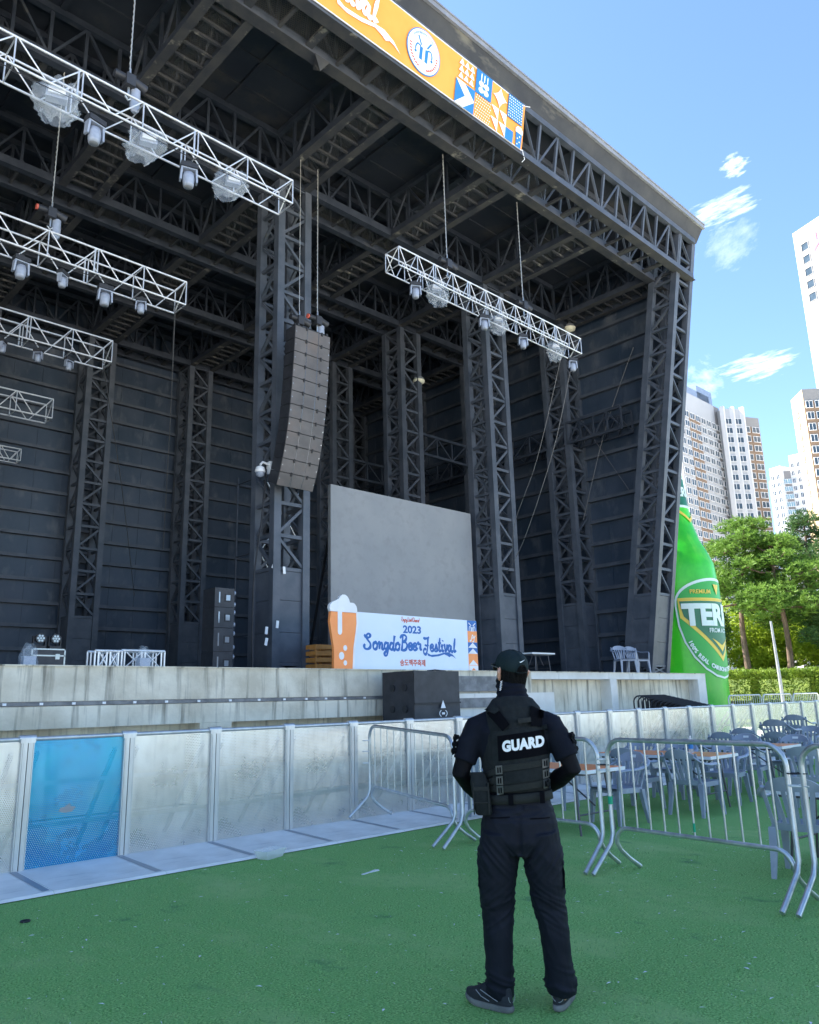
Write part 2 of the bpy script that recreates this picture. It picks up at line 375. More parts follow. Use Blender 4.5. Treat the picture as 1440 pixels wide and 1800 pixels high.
# ---------------------------------------------------------------- steel stage shell
ZC = 15.1; ZT = 16.35; YF0, YF1 = 10.42, 11.33; P = .752
sh = thing('stage_shell', 'huge dark steel stage shell of lattice columns and roof trusses open towards the turf', 'stage building', (2, 20, SZ))
rows = [15.2, 19.25, 23.25, 27.25]                                   # front chord of each cross truss, .88 deep
XC = [-13.8+4.06*k for k in range(10)]                               # -13.8 ... 22.74
def lattice(mb, f, n, w=.085, first=0, vert=True):
    """web of a truss side: f(i, 0/1) gives bottom / top node i"""
    for i in range(n+1):
        if vert: mb.bar(f(i, 0), f(i, 1), w, w)
        if i < n:
            if (i+first) % 2 == 0: mb.bar(f(i, 0), f(i+1, 1), w*.9, w*.8)
            else: mb.bar(f(i, 1), f(i+1, 0), w*.9, w*.8)
# front truss, leaning forward like the portal
def lean(z): return -.177*(z-ZC)
x0, x1 = 22.5-P*52, 22.5
mb = MB()
for yb in (YF0, YF1):
    dy = lean(ZT)
    mb.bar((x0, yb, ZC), (23.4, yb, ZC), .2, .24); mb.bar((x0, yb+dy, ZT), (23.4, yb+dy, ZT), .16, .18)
    lattice(mb, lambda i, t, yb=yb: (x0+P*i, yb + (dy if t else 0), ZT-.05 if t else ZC+.05), 52, .07)
ft = mb.build('front_truss', 'colsteel', sh, world=True)
mb = MB()
for i in range(53): mb.bar((x0+P*i, YF0+.1, ZC-.02), (x0+P*i, YF1-.1, ZC-.02), .17 if i % 2 else .07, .07)
for y in (YF0-.02, YF1+.02): mb.bar((x0, y, ZC-.125), (23.4, y, ZC-.125), .27, .012)
mb.build('bottom_rungs', 'dusty', ft, world=True)
def mesh_strip(xa, xb, ya, yb, z):
    b = MB(); b.add([(xa, ya, z), (xb, ya, z), (xb, yb, z), (xa, yb, z)], [(0, 1, 2, 3)]); return b
mesh_strip(x0, 16.2, YF0+.1, YF1-.1, ZC+.09).build('walkway_mesh', 'mesh', ft, world=True)
# cross trusses along X
for y in rows:
    mb = MB(); n = 48; xa = -13.0
    for yy in (y, y+.88):
        mb.bar((xa, yy, ZC), (23.3, yy, ZC), .19, .22); mb.bar((xa, yy, ZT), (23.3, yy, ZT), .15, .16)
        lattice(mb, lambda i, t, yy=yy: (xa+P*i, yy, ZT-.05 if t else ZC+.05), n, .07, 1)
    o = mb.build('cross_truss', 'steel', sh, world=True)
    mb = MB()
    for i in range(0, n+1): mb.bar((xa+P*i, y+.09, ZC-.02), (xa+P*i, y+.79, ZC-.02), .12 if i % 2 else .07, .06)
    mb.build('bottom_rungs', 'dusty', o, world=True)
    if y < 24: mesh_strip(-13, 23.2, y+.1, y+.78, ZC+.08).build('walkway_mesh', 'mesh', o, world=True)
# catwalk trusses running back, one on every column line
for i, x in enumerate(XC):
    if x < 1: xs = 3
    mb = MB(); mb2 = MB(); mb3 = MB()
    for a, b in [(YF1, rows[0])] + [(rows[k]+.88, rows[k+1]) for k in range(3)]:
        n = max(4, int(round((b-a)/.78))); dy = (b-a)/n
        for xx in (x-.44, x+.44):
            mb.bar((xx, a, ZC+.004), (xx, b, ZC+.004), .16, .2); mb.bar((xx, a, ZT+.003), (xx, b, ZT+.003), .13, .14)
            lattice(mb, lambda k, t, xx=xx: (xx, a+dy*k, ZT-.05 if t else ZC+.05), n, .065, i % 2)
        for k in range(1, 2*n): mb2.bar((x-.36, a+dy*k/2, ZC-.015), (x+.36, a+dy*k/2, ZC-.015), .06, .06)
        for xx in (x-.44, x+.44): mb2.bar((xx, a+.1, ZC-.102), (xx, b-.1, ZC-.102), .2, .012)
        mb3.add([(x-.36, a+.1, ZC+.07), (x+.36, a+.1, ZC+.07), (x+.36, b-.1, ZC+.07), (x-.36, b-.1, ZC+.07)], [(0, 1, 2, 3)])
    o = mb.build('catwalk_truss', 'steel', sh, world=True)
    mb2.build('catwalk_rungs', 'dusty', o, world=True)
    mb3.build('walkway_mesh', 'mesh', o, world=True)
# lattice columns
def column(cx, cy, fy=lambda z: 0., top=ZC-.1, w=.84, d=.82, name='column', mat='colsteel', clad=4.66, nosides=()):
    mb = MB(); cs = [(-1, -1), (1, -1), (1, 1), (-1, 1)]
    def pt(i, z): return V((cx + cs[i][0]*w/2, cy + cs[i][1]*d/2 + fy(z), z))
    for i in range(4): mb.bar(pt(i, SZ), pt(i, top), .2, .2, up=(0, 1, 0))
    n = int(round((top-clad)/.8)); dz = (top-clad)/n
    for s_ in range(4):
        a, b = s_, (s_+1) % 4
        out = (V(((cs[a][0]+cs[b][0])/2, (cs[a][1]+cs[b][1])/2, 0)))*.02
        for k in range(n+1):
            z = clad + k*dz
            mb.bar(pt(a, z)+out, pt(b, z)+out, .075, .085)
            if k < n:
                if k % 2: mb.bar(pt(a, z)+out, pt(b, z+dz)+out, .07, .07)
                else: mb.bar(pt(b, z)+out, pt(a, z+dz)+out, .07, .07)
        mb.bar(pt(a, SZ+.26)+out, pt(b, SZ+.26)+out, .07, .07)
        mb.bar(pt(a, SZ+.02)+out, pt(b, SZ+.24)+out, .05, .05); mb.bar(pt(b, SZ+.02)+out, pt(a, SZ+.24)+out, .05, .05)
    o = mb.build(name, mat, sh, world=True)
    mb = MB()
    for s_ in range(4):
        a, b = s_, (s_+1) % 4; nrm = V(((cs[a][0]+cs[b][0])/2, (cs[a][1]+cs[b][1])/2, 0))
        dr = (V((cs[b][0]-cs[a][0], cs[b][1]-cs[a][1], 0))).normalized()*.10
        for z0, z1 in ((SZ+.3, SZ+.98), (SZ+.99, SZ+1.72), (SZ+1.73, clad-.05)):
            q = [pt(a, z0)+dr+nrm*.04, pt(b, z0)-dr+nrm*.04, pt(b, z1)-dr+nrm*.04, pt(a, z1)+dr+nrm*.04]
            mb.add(q + [v_ - nrm*.05 for v_ in q], [(0, 1, 2, 3), (0, 4, 5, 1), (1, 5, 6, 2), (2, 6, 7, 3), (3, 7, 4, 0)])
    mb.build('base_cladding', 'colsteel', o, world=True)
    return o
c480 = column(10.66, 15.62)
mb = MB()
for x, y, z, a in ((10.17, 15.16, 4.72, .3), (10.45, 15.14, 4.62, -.1), (10.27, 15.12, 3.35, .1), (9.99, 15.14, 3.2, .1), (9.99, 15.14, 2.95, .2)): mb.box((x, y-.02, z), (.07, .01, .17), mat=Matrix.Rotation(a, 3, 'Y'))
mb.build('paper_tag', 'white', c480, world=True)
column(2.54, 15.62)
for y in (15.62, 19.67, 23.67): column(18.74, y)
for y in (15.62, 19.67, 23.67): column(23.05, y)
for x in (-5.6, -1.5, 2.4, 6.5, 10.56, 14.62, 18.7, 23.0): column(x, 27.68)
# leaning portal column at the front right corner
column(22.95, 12.78+.41, lambda z: -.177*(z-SZ), top=ZT, w=.9, d=.82, name='portal_column')
# horizontal wind trusses along the right wing
for xx in (22.55,):
    for a, b in ((13.0, 15.2), (16.1, 19.25), (20.1, 23.25), (24.1, 27.2)):
        mb = MB()
        for x in (xx, xx+.7):
            for z in (10.35, 11.1): mb.bar((x, a, z), (x, b, z), .09, .09)
            n = 4; d = (b-a)/n
            lattice(mb, lambda k, t, x=x: (x, a+d*k, 11.1 if t else 10.35), n, .055)
        for k in range(5): mb.bar((xx, a+(b-a)*k/4, 10.36), (xx+.7, a+(b-a)*min(k+1, 4)/4, 10.36), .05, .05)
        mb.build('wind_truss', 'steel', sh, world=True)
for y in (19.3, 23.3):
    mb = MB(); a, b = 19.3, 22.5
    for z in (10.35, 11.1): mb.bar((a, y, z), (b, y, z), .09, .09)
    lattice(mb, lambda k, t, y=y: (a+(b-a)*k/4, y, 11.1 if t else 10.35), 4, .055)
    mb.build('wind_truss', 'steel', sh, world=True)
# walls with sheeting rails
mb = MB(); mb.span((-15.8, 28.32, SZ), (23.52, 28.5, ZT+.2))
for k in range(0, 41):
    x = -15.6+k*.98
    mb.span((x-.012, 28.305, SZ), (x+.012, 28.324, ZT+.1))
o = mb.build('back_wall', 'wall', sh, world=True)
mb = MB()
for k in range(17): z = 2.75+k*.79; mb.span((-15.8, 28.14, z), (23.5, 28.30, z+.07)); mb.span((-15.8, 28.2, z+.074), (23.5, 28.3, z+.13))
mb.build('wall_rails', 'colsteel', o, world=True)
def ysl(z): return 12.84-.18*(z-SZ)                                # leaning front edge of the side walls
for sx, nm in ((23.53, 'side_wall'), (-15.9, 'side_wall')):
    mb = MB(); xa, xb = sx, sx+.1
    poly = [(ysl(SZ)+.05, SZ), (28.5, SZ), (28.5, ZT+.35), (ysl(ZT+.35)+.05, ZT+.35)]
    mb.add([(xa, y, z) for y, z in poly] + [(xb, y, z) for y, z in poly], [(0, 1, 2, 3), (4, 7, 6, 5), (0, 4, 5, 1), (1, 5, 6, 2), (2, 6, 7, 3), (3, 7, 4, 0)])
    for k in range(15):
        y = 13.4+k*1.02; d = -.012 if sx > 0 else .112
        mb.span((xa+d, y-.012, SZ+.02), (xa+d+.012, y+.012, ZT+.1))
    o = mb.build(nm, 'wall', sh, world=True)
    mb = MB(); d = -.17 if sx > 0 else .102
    for k in range(17):
        z = 2.75+k*.79
        mb.span((xa+d, ysl(z)+.4, z), (xa+d+.165, 28.1, z+.07)); mb.span((xa+d+.05, ysl(z)+.4, z+.074), (xa+d+.165, 28.1, z+.13))
    mb.build('wall_rails', 'colsteel', o, world=True)
    mb = MB(); mb.bar((sx+.05, ysl(SZ), SZ), (sx+.05, ysl(ZT+.35), ZT+.35), .13, .09, up=(0, 1, 0))
    mb.build('edge_trim', 'soffit', o, world=True)
# roof: deck, sloping weathered soffit over the front truss, pale edge trim
mb = MB(); mb.span((-15.9, 10.2, ZT+.12), (23.52, 28.5, ZT+.3))
for k in range(18): y = 11.6+k*.95; mb.bar((-15.8, y, ZT+.1), (23.5, y, ZT+.1), .08, .05)
for x in XC[:-1]: mb.bar((x+2.03, 10.3, ZT+.09), (x+2.03, 28.3, ZT+.09), .12, .07)
o = mb.build('roof_deck', 'deck', sh, world=True)
mb = MB(); ya, za, yb, zb = 10.20, ZT+.02, 9.93, 16.80
q = [(ya, za), (yb, zb), (yb, zb+.12), (ya+.2, zb+.12)]
mb.add([(-16.0, y, z) for y, z in q] + [(23.62, y, z) for y, z in q], [(0, 1, 2, 3), (4, 7, 6, 5), (0, 4, 5, 1), (1, 5, 6, 2), (2, 6, 7, 3), (3, 7, 4, 0)])
o = mb.build('front_soffit', 'soffit', sh, world=True)
mb = MB(); mb.bar((-16.05, 9.89, 16.86), (23.66, 9.89, 16.86), .07, .13); mb.bar((-16.05, 9.91, 16.95), (23.66, 9.91, 16.95), .16, .04)
mb.build('edge_trim', 'trim', o, world=True)
# small triangular gusset on the rear chord of the front truss
mb = MB(); mb.add([(8.35, 11.2, 14.98), (8.75, 11.2, 14.98), (8.6, 11.6, 14.98), (8.57, 11.3, 14.72)], [(0, 2, 1), (0, 1, 3), (1, 2, 3), (2, 0, 3)])
mb.build('gusset_plate', 'dusty', sh, world=True)

# ---------------------------------------------------------------- banner on the front truss
BX0, BX1 = 4.3, 14.2; BH = 1.2
def bmap(u, v, w_):                                                  # u along X from the right end, v up the leaning plane
    nrm = V((0, -.984, -.174)); up = V((0, -.174, .985))
    return V((BX1+u, YF0-.13, ZC+.02)) + up*v + nrm*w_
bn = thing('festival_banner', 'orange festival banner with white script, round emblem and blue pattern tiles along the roof truss', 'banner', (9.2, YF0-.13, ZC))
mb = MB(); mb.grid(80, 6, lambda a, b: bmap(-(BX1-BX0)*(1-a), BH*b, .012*noise.noise(V((a*14, b*2, 0)))), True)
mb.grid(80, 6, lambda a, b: bmap(-(BX1-BX0)*a, BH*b, -.02), True)
mb.build('cloth', 'banner', bn, world=True)
mb = MB()
for v in (.0, BH): mb.bar(bmap(-(BX1-BX0), v, .004), bmap(0, v, .004), .02, .02)
mb.build('hem', 'bannerwhite', bn, world=True)
def B(u, v, w_=0.): return bmap(u, v, .022+w_)
def tiles(mat, polys, z=0.):
    mb = MB()
    for q in polys: mb.prism(q, B, .003, z)
    mb.build('pattern_tile', mat, bn, world=True)
s = .6; c0 = -4*s-.13                                                # four columns of tiles, two rows
def rc(i, j): return (c0+s*i, s*j)
def poly(i, j, pts): a, b = rc(i, j); return [(a+s*u, b+s*v) for u, v in pts]
def circ(cx, cy, rx, ry=None, n=16): return [(cx+rx*math.cos(k*2*math.pi/n), cy+(ry or rx)*math.sin(k*2*math.pi/n)) for k in range(n)]
tiles('bannerblue', [poly(0, 0, [(0, 0), (1.1, 0), (1.1, 1), (0, 1)]), poly(1.1, 1, [(0, 0), (.95, 0), (.95, 1), (0, 1)]), poly(3.1, 1, [(0, 0), (.95, 0), (.95, 1), (0, 1)]), poly(3.05, 0, [(0, 0), (.5, 0), (.5, .5), (0, .5)]), poly(3.72, 0, [(.04, 0), (.36, 0), (.4, .7), (0, .7)])])
wh = [poly(0, 0, [(0, 0), (.5, 0), (1.1, .5), (.5, 1), (0, 1), (.55, .5)])]
for r_ in range(3):
    for k in range(3): wh.append(poly(0, 1, [(.1+.3*k, .1+.28*r_), (.38+.3*k, .1+.28*r_), (.24+.3*k, .36+.28*r_)]))
for k in range(3): wh.append(poly(1.1, 1, [(.27+.18*k, .62), (.32+.18*k, .62), (.32+.18*k, .92), (.27+.18*k, .92)]))
for a, b in ((.32, .48), (.62, .48), (.32, .22), (.62, .22)): wh.append(poly(1.1, 1, circ(a, b, .15, .12)))
wh.append(poly(2.08, 1, [(.05, .5)] + [(.5-.45*math.cos(t)*1 if False else .5 + .45*math.copysign(abs(math.cos(t))**3, -math.cos(t)), .5+.45*math.copysign(abs(math.sin(t))**3, math.sin(t))) for t in [k*math.pi/8 for k in range(1, 16)]]))
for a, b in ((2.08, 0), (2.58, 0), (2.08, .5), (2.58, .5)): wh.append(poly(a, b, [(0.02, .5), (.46, 0), (.46, .5)]))
wh.append(poly(3.72, 0, [(-.03, .62), (.43, .62), (.43, .78), (.3, .9), (.1, .9), (-.03, .78)]))
for k in range(4): wh.append(poly(3.72, 0, circ(.12+.13*(k % 2), .12+.12*k, .035, n=8)))
for i in range(8):
    for j in range(8): wh.append(poly(3.1, 1, circ(.07+.117*i, .07+.123*j, .03, n=8)))
tiles('bannerwhite', wh, .004)
yl = []
for i in range(8):
    for j in range(8): yl.append(poly(1.12, 0, circ(.07+.117*i + (.05 if j % 2 else 0), .07+.123*j, .028, n=8)))
tiles('bannerwhite', yl)
# round emblem: pale disc, blue ring, two beer taps, sprigs and ring of small letters
ex, ey, er = -3.6, .60, .52
mb = MB(); mb.prism(circ(ex, ey, er, n=40), B, .003, 0); mb.build('emblem_ring', 'bannerblue', bn, world=True)
mb = MB(); mb.prism(circ(ex, ey, er*.95, n=40), B, .003, .004); mb.build('emblem_disc', 'bannerwhite', bn, world=True)
mb = MB()
for sg in (-1, 1):
    mb.prism([(ex+sg*.04, ey-.22), (ex+sg*.13, ey-.22), (ex+sg*.13, ey+.08), (ex+sg*.04, ey+.08)][::sg], B, .003, .008)
    stroke(mb, [(ex+sg*.1, ey+.08), (ex+sg*.2, ey+.1), (ex+sg*.25, ey+.02), (ex+sg*.25, ey-.06)], .035, B, .0085+.0003*sg, .003)
    stroke(mb, [(ex+sg*.09, ey+.12), (ex+sg*.2, ey+.30)], .04, B, .0095+.0003*sg, .003)
    mb.prism(circ(ex+sg*.25, ey-.10, .035, n=10), B, .003, .0105)
mb.build('emblem_taps', 'bannerblue', bn, world=True)
mb = MB()
for sg in (-1, 1):
    for k in range(9):
        a = -math.pi/2 + sg*(.35+.16*k); rr = er*.78; mb.prism(circ(ex+rr*math.cos(a), ey+rr*math.sin(a), .035, .022, 8), B, .003, .008)
mb.build('emblem_sprigs', 'red', bn, world=True)
for k, chh in enumerate('SONGDOBEERFESTIVAL'):
    a = math.pi*.80 - k*.094; rr = er*.80
    text('lettering', chh, 'bannerblue', bn, lambda u, v, w_, a=a, rr=rr: B(ex+rr*math.cos(a)+u*math.sin(a)+v*math.cos(a), ey+rr*math.sin(a)-u*math.cos(a)+v*math.sin(a), .009+w_), size=.075)

# script lettering: every glyph a few pen strokes in a box about one unit tall (x-height .5)
SCR = {'S': (.62, [[(.02, .98), (.12, .86), (.22, .78), (.38, .80), (.46, .93), (.36, 1.05), (.22, .98), (.20, .80), (.30, .60), (.46, .38), (.44, .12), (.24, .0), (.06, .06), (.02, .22), (.08, .34)]]),
 'o': (.40, [[(.24, .50), (.10, .42), (.05, .2), (.12, .02), (.26, .04), (.34, .22), (.30, .44), (.22, .50), (.28, .40), (.42, .40)]]),
 'n': (.42, [[(.02, .42), (.10, .48), (.10, .02)], [(.10, .26), (.22, .46), (.31, .42), (.31, .1), (.38, .0), (.46, .10)]]),
 'g': (.42, [[(.30, .46), (.14, .46), (.06, .26), (.12, .06), (.26, .1), (.33, .4), (.33, .5), (.31, .1), (.24, -.34), (.1, -.40), (.06, -.24), (.24, -.02), (.46, .12)]]),
 'd': (.44, [[(.30, .44), (.14, .46), (.05, .24), (.10, .04), (.24, .06), (.32, .34)], [(.42, 1.0), (.36, .6), (.32, .12), (.38, .0), (.48, .10)]]),
 'B': (.60, [[(.02, .78), (.12, .94), (.34, 1.02), (.48, .88), (.40, .64), (.22, .56)], [(.22, .56), (.44, .50), (.52, .28), (.40, .02), (.14, -.04)], [(.22, .92), (.17, .4), (.12, -.08)]]),
 'e': (.34, [[(.04, .22), (.22, .28), (.28, .42), (.18, .50), (.06, .36), (.05, .14), (.14, .0), (.28, .08), (.36, .20)]]),
 'r': (.34, [[(.02, .40), (.10, .54), (.12, .42), (.26, .44), (.24, .2), (.26, .04), (.36, .10)]]),
 'F': (.56, [[(.02, .96), (.14, .88), (.36, .92), (.50, 1.0)], [(.40, .92), (.38, .5), (.30, 0), (.18, -.22), (.04, -.14), (.02, .06), (.14, .16), (.2, .06)], [(.12, .46), (.24, .38), (.44, .46)]]),
 's': (.32, [[(.04, .08), (.16, .3), (.20, .52), (.26, .34), (.28, .12), (.18, .0), (.04, .06)], [(.26, .06), (.36, .14)]]),
 't': (.28, [[(.22, .98), (.16, .5), (.12, .12), (.18, .0), (.30, .12)], [(.04, .58), (.30, .62)]]),
 'i': (.24, [[(.04, .30), (.12, .48), (.10, .14), (.16, .0), (.26, .12)], [(.17, .74), (.19, .82)]]),
 'v': (.36, [[(.02, .40), (.09, .48), (.12, .2), (.17, .02), (.28, .2), (.30, .44), (.26, .5), (.38, .42)]]),
 'a': (.44, [[(.30, .42), (.14, .46), (.05, .24), (.10, .04), (.22, .08), (.32, .44), (.32, .1), (.38, .0), (.48, .12)]]),
 'l': (.26, [[(.24, 1.0), (.18, .6), (.12, .14), (.17, .0), (.30, .14)]]), ' ': (.12, []), 'E': (.5, [[(.42, .9), (.2, .96), (.1, .8), (.26, .58), (.08, .4), (.06, .12), (.24, .0), (.44, .12)]]), 'j': (.26, [[(.16, .48), (.14, 0), (.04, -.3), (-.06, -.2), (.26, .1)]]), 'y': (.36, [[(.04, .48), (.08, .2), (.2, .1), (.3, .46), (.26, 0), (.1, -.36), (.02, -.24), (.36, .1)]]),
 'L': (.46, [[(.3, .96), (.2, .9), (.14, .3), (.06, .02), (.44, .06)]]), '!': (.2, [[(.16, .95), (.1, .3)], [(.07, .06), (.08, .1)]]), 'C': (.5, [[(.44, .84), (.34, .98), (.12, .8), (.05, .4), (.12, .06), (.3, .02), (.46, .18)]]), 'h': (.42, [[(.16, 1.), (.1, .5), (.06, .02)], [(.08, .3), (.24, .48), (.3, .3), (.3, .05), (.42, .1)]])}
def script(mb, s_, mp, x, y, size, wd, z0, gap=0., slope=0., xs=1.):
    for ch in s_:
        adv, sts = SCR.get(ch, (.3, []))
        for k, q in enumerate(sts):
            ws = [wd*(.8+.5*((i+k) % 3 == 1)) for i in range(len(q))]
            stroke(mb, [(x+size*xs*a, y+size*b + slope*size*a) for a, b in q], ws, mp, z0+.0004*(k+2*(int(x*50) % 2)))
        x += size*xs*(adv+gap); y += slope*size*(adv+gap)
    return x
def swash(mb, mp, x, y, wdt, z0):
    q = [(0, .10), (.12, .02), (.35, .05), (.58, .14), (.72, .16), (.88, .06), (1.0, -.12), (.90, -.03), (.82, -.0), (.76, -.06), (.70, .0), (.58, .06), (.38, -.03), (.16, -.07), (.02, -.02)]
    mb.prism([(x+wdt*a, y+wdt*.55*b) for a, b in q][::-1], mp, .002, z0)
mb = MB(); script(mb, 'Festival', B, -6.62, .46, .58, .085, .0); swash(mb, B, -6.05, .28, 1.78, .004)
mb.build('script_lettering', 'bannerwhite', bn, world=True)
mb = MB()
mb.tube([bmap(.0, BH, .02), bmap(.12, BH+.03, .06)], .012, 5); mb.tube([bmap(0, .02, .02), bmap(.1, -.2, .04), bmap(.03, -.3, .02)], .012, 5)
mb.build('tie_cord', 'zip', bn, world=True)
# ---------------------------------------------------------------- hanging aluminium box trusses
def box_truss(name, label, xa, xb, y, zt, h, grp, pan=.5, skew=1.):
    t = thing('lighting_truss', label, 'truss', ((xa+xb)/2, y, zt-h), 0, grp)
    mb = MB(); w_ = h*.95; r_ = max(.019, h*.042); n = int(round((xb-xa)/pan)); d = (xb-xa)/n
    for yy in (y, y+w_):
        for z in (zt, zt-h): mb.tube([(xa, yy, z), (xb, yy, z)], r_, 8)
    mb.build('chord', 'alu', t, world=True)
    mb = MB()
    for i in range(n+1):
        x = xb-i*d
        for yy in (y, y+w_):
            if i % 2 == 0 or i == n: mb.tube([(x, yy, zt), (x, yy, zt-h)], r_*.62, 6, False)
            if i % 4 == 0 and 0 < i < n: mb.tube([(x-.07, yy, zt), (x-.07, yy, zt-h)], r_*.8, 6, False)
            if i < n:
                a, b = (zt, zt-h) if i % 2 == 0 else (zt-h, zt)
                mb.tube([(x-.03, yy, a), (x-d+.03, yy, b)], r_*.62, 6, False)
        for z in (zt, zt-h):
            if i % 2 == 0 or i in (n, 0): mb.tube([(x, y, z), (x, y+w_, z)], r_*.6, 6, False)
        if i == 0 or i == n: mb.tube([(x, y, zt), (x, y+w_, zt-h)], r_*.6, 6, False)
    mb.build('lacing', 'alu', t, world=True)
    mb = MB(); k = [V((xa+(xb-xa)*i/14, y-.02 + .02*math.sin(i*2.1), zt-h-.05-.06*abs(math.sin(i*1.7)))) for i in range(15)]
    mb.tube(smooth_pts(k, 3), .008, 5); mb.build('power_cable', 'black', t, world=True)
    return t
G1 = 'pale aluminium lighting trusses hung in rows above the stage'
TA = (7.72, 11.05, 11.47, .50); TB = (7.6, 15.0, 10.95, .56); TC = (7.42, 18.5, 10.73, .58); TD = (7.45, 22.6, 10.4, .58); TE = (7.3, 24.6, 9.35, .36); TR = (10.85, 17.95, 11.4, 11.52, .46)
box_truss('', 'frontmost and largest pale lighting truss, hung with plastic-wrapped lamps at upper left', -8.5, TA[0], TA[1], TA[2], TA[3], G1)
box_truss('', 'second lighting truss from the front at left, with four bare moving lamps below it', -8.5, TB[0], TB[1], TB[2], TB[3], G1)
box_truss('', 'third lighting truss from the front at left, deeper in the stage with three small lamps', -8.5, TC[0], TC[1], TC[2], TC[3], G1)
box_truss('', 'fourth lighting truss from the front at the left edge, without lamps in view', -8.5, TD[0], TD[1], TD[2], TD[3], G1)
box_truss('', 'slimmest and rearmost lighting truss at the left edge, lowest of the row', -8.5, TE[0], TE[1], TE[2], TE[3], G1, .3)
box_truss('', 'lone short lighting truss hanging in the middle of the stage right of the speaker array', TR[0], TR[1], TR[2], TR[3], TR[4], G1, .3)
# chain hoists with their chain running to the roof
def hoist(label, x, y, z, ztop=ZC-.12, red=False, bright=True, bag=True):
    t = thing('chain_hoist', label, 'hoist', (x, y, z), 0, 'chain hoists holding the trusses and the speaker array')
    b = MB(); b.box((0, 0, .0), (.16, .2, .22)); b.tube([(-.26, 0, .05), (-.08, 0, .05)], .07, 10); b.tube([(.08, 0, .05), (.3, 0, .0)], .085, 10); b.build('motor', 'case', t)
    b = MB(); b.tube([(0, 0, .1), (.01, .0, .28)], [.03, .015], 8); b.tube([(0, 0, -.1), (0, 0, -.3)], .022, 6); b.tube([(-.05, 0, -.3), (0, 0, -.36), (.05, 0, -.3)], .02, 6); b.build('hook', 'galv', t)
    b = MB()
    n = 40 if bright else 1; h = ztop-z-.26
    if bright:
        n = int(h/.06)
        b.tube([(0.004*(1 if i % 2 else -1), .0, .26+h*i/n) for i in range(n+1)], [.011 if i % 2 else .017 for i in range(n+1)], 5)
    else: b.tube([(0, 0, .26), (0, 0, .26+h)], .011, 5)
    b.build('lift_chain', 'chain', t)
    if bag:
        b = MB(); b.loft([[(.13+a*.09*math.cos(k*math.pi/4), .02+a*.07*math.sin(k*math.pi/4), zz) for k in range(8)] for zz, a in ((-.08, 1), (-.3, 1.05), (-.46, .95), (-.52, .5))]); b.build('chain_bag', 'fix' if bright else 'case', t)
    if red: b = MB(); b.tube([(-.3, 0, .05), (-.262, 0, .05)], .06, 10); b.build('end_cap', 'red', t)
    return t
hoist('chain hoist on the frontmost lighting truss, hanging from a long pale chain', 4.5, 11.3, 11.95)
hoist('chain hoist on the second lighting truss from the front, with a reddish end', 4.66, 15.25, 11.5, red=True)
hoist('chain hoist above the right corner of the speaker array, red end cap', 10.66, 14.15, 10.68, red=True)
hoist('chain hoist above the left corner of the speaker array, beside the lattice column', 10.12, 14.15, 10.5, bag=False, bright=False)
hoist('left of the two chain hoists on the short middle truss', 12.66, 11.6, 11.87, bag=False)
hoist('right of the two chain hoists on the short middle truss', 15.62, 11.6, 11.8, bag=False)
# moving lamps: yoke, base, head
def moving_lamp(): 
    t = thing('moving_lamp', '', 'stage lamp', (0, 0, 0), 0, 'bare moving lamps clamped under the lighting trusses')
    b = MB(); b.box((0, 0, -.07), (.36, .22, .11)); b.box((0, 0, .02), (.1, .05, .1)); b.build('base', 'case', t)
    b = MB()
    for s in (-1, 1): b.add([(s*.17, -.08, -.13), (s*.17, .08, -.13), (s*.19, .06, -.44), (s*.19, -.06, -.44), (s*.13, -.08, -.13), (s*.13, .08, -.13), (s*.15, .06, -.44), (s*.15, -.06, -.44)], [(0, 1, 2, 3), (7, 6, 5, 4), (0, 3, 7, 4), (1, 5, 6, 2), (3, 2, 6, 7)])
    b.box((0, 0, -.145), (.34, .16, .03)); b.build('yoke', 'fix', t)
    h = MB(); h.lathe([(.02, -.22), (.11, -.24), (.13, -.36), (.115, -.50), (.10, -.56), (.02, -.565)], 14); hd = h.build('head', 'fix', t)
    h = MB(); h.lathe([(.0, -.572), (.085, -.57), (.09, -.566)], 12); h.build('lens', 'lens', hd)
    return t
ML = moving_lamp(); mlt = snap(ML)
pos = [((3.96, 11.2, TA[2]-TA[3]-.12), 1.0, 'bare moving lamp under the frontmost truss, between the first and second plastic-wrapped lamps'),
       ((5.62, 11.2, TA[2]-TA[3]-.12), 1.0, 'bare moving lamp under the frontmost truss, between the second and third plastic-wrapped lamps'),
       ((4.18, 15.2, TB[2]-TB[3]-.1), 1.0, 'first moving lamp from the left under the second truss from the front'), ((4.98, 15.2, TB[2]-TB[3]-.1), .78, 'second moving lamp from the left under the second truss, head turned'),
       ((5.86, 15.2, TB[2]-TB[3]-.1), 1.0, 'third moving lamp from the left under the second truss from the front'), ((6.66, 15.2, TB[2]-TB[3]-.1), .78, 'rightmost moving lamp under the second truss, near its free end'),
       ((4.92, 18.7, TC[2]-TC[3]-.1), .72, 'leftmost small lamp under the third truss from the front'), ((5.72, 18.7, TC[2]-TC[3]-.1), .72, 'middle small lamp under the third truss from the front'), ((6.45, 18.7, TC[2]-TC[3]-.1), .72, 'rightmost small lamp under the third truss from the front'),
       ((11.55, 11.6, 10.96), .85, 'pale moving lamp at the left end of the short middle truss'), ((13.95, 11.6, 10.96), .85, 'pale moving lamp second from the left under the short middle truss'), ((15.5, 11.6, 10.93), .85, 'pale moving lamp third from the left under the short middle truss'), ((17.75, 11.6, 10.93), .85, 'pale moving lamp at the right end of the short middle truss')]
for i, (p_, sc, lb) in enumerate(pos):
    o = ML if i == 0 else dup(ML, p_, 0, lb, mlt); o.location = p_; o['label'] = lb; o.scale = (sc*.82, sc*.82, sc*.82); o.rotation_euler = (0, 0, (.2, -.3, .1, .6, -.1, -.5, .9, -.7, .3, -.5, -.5, -.5, -.5)[i])
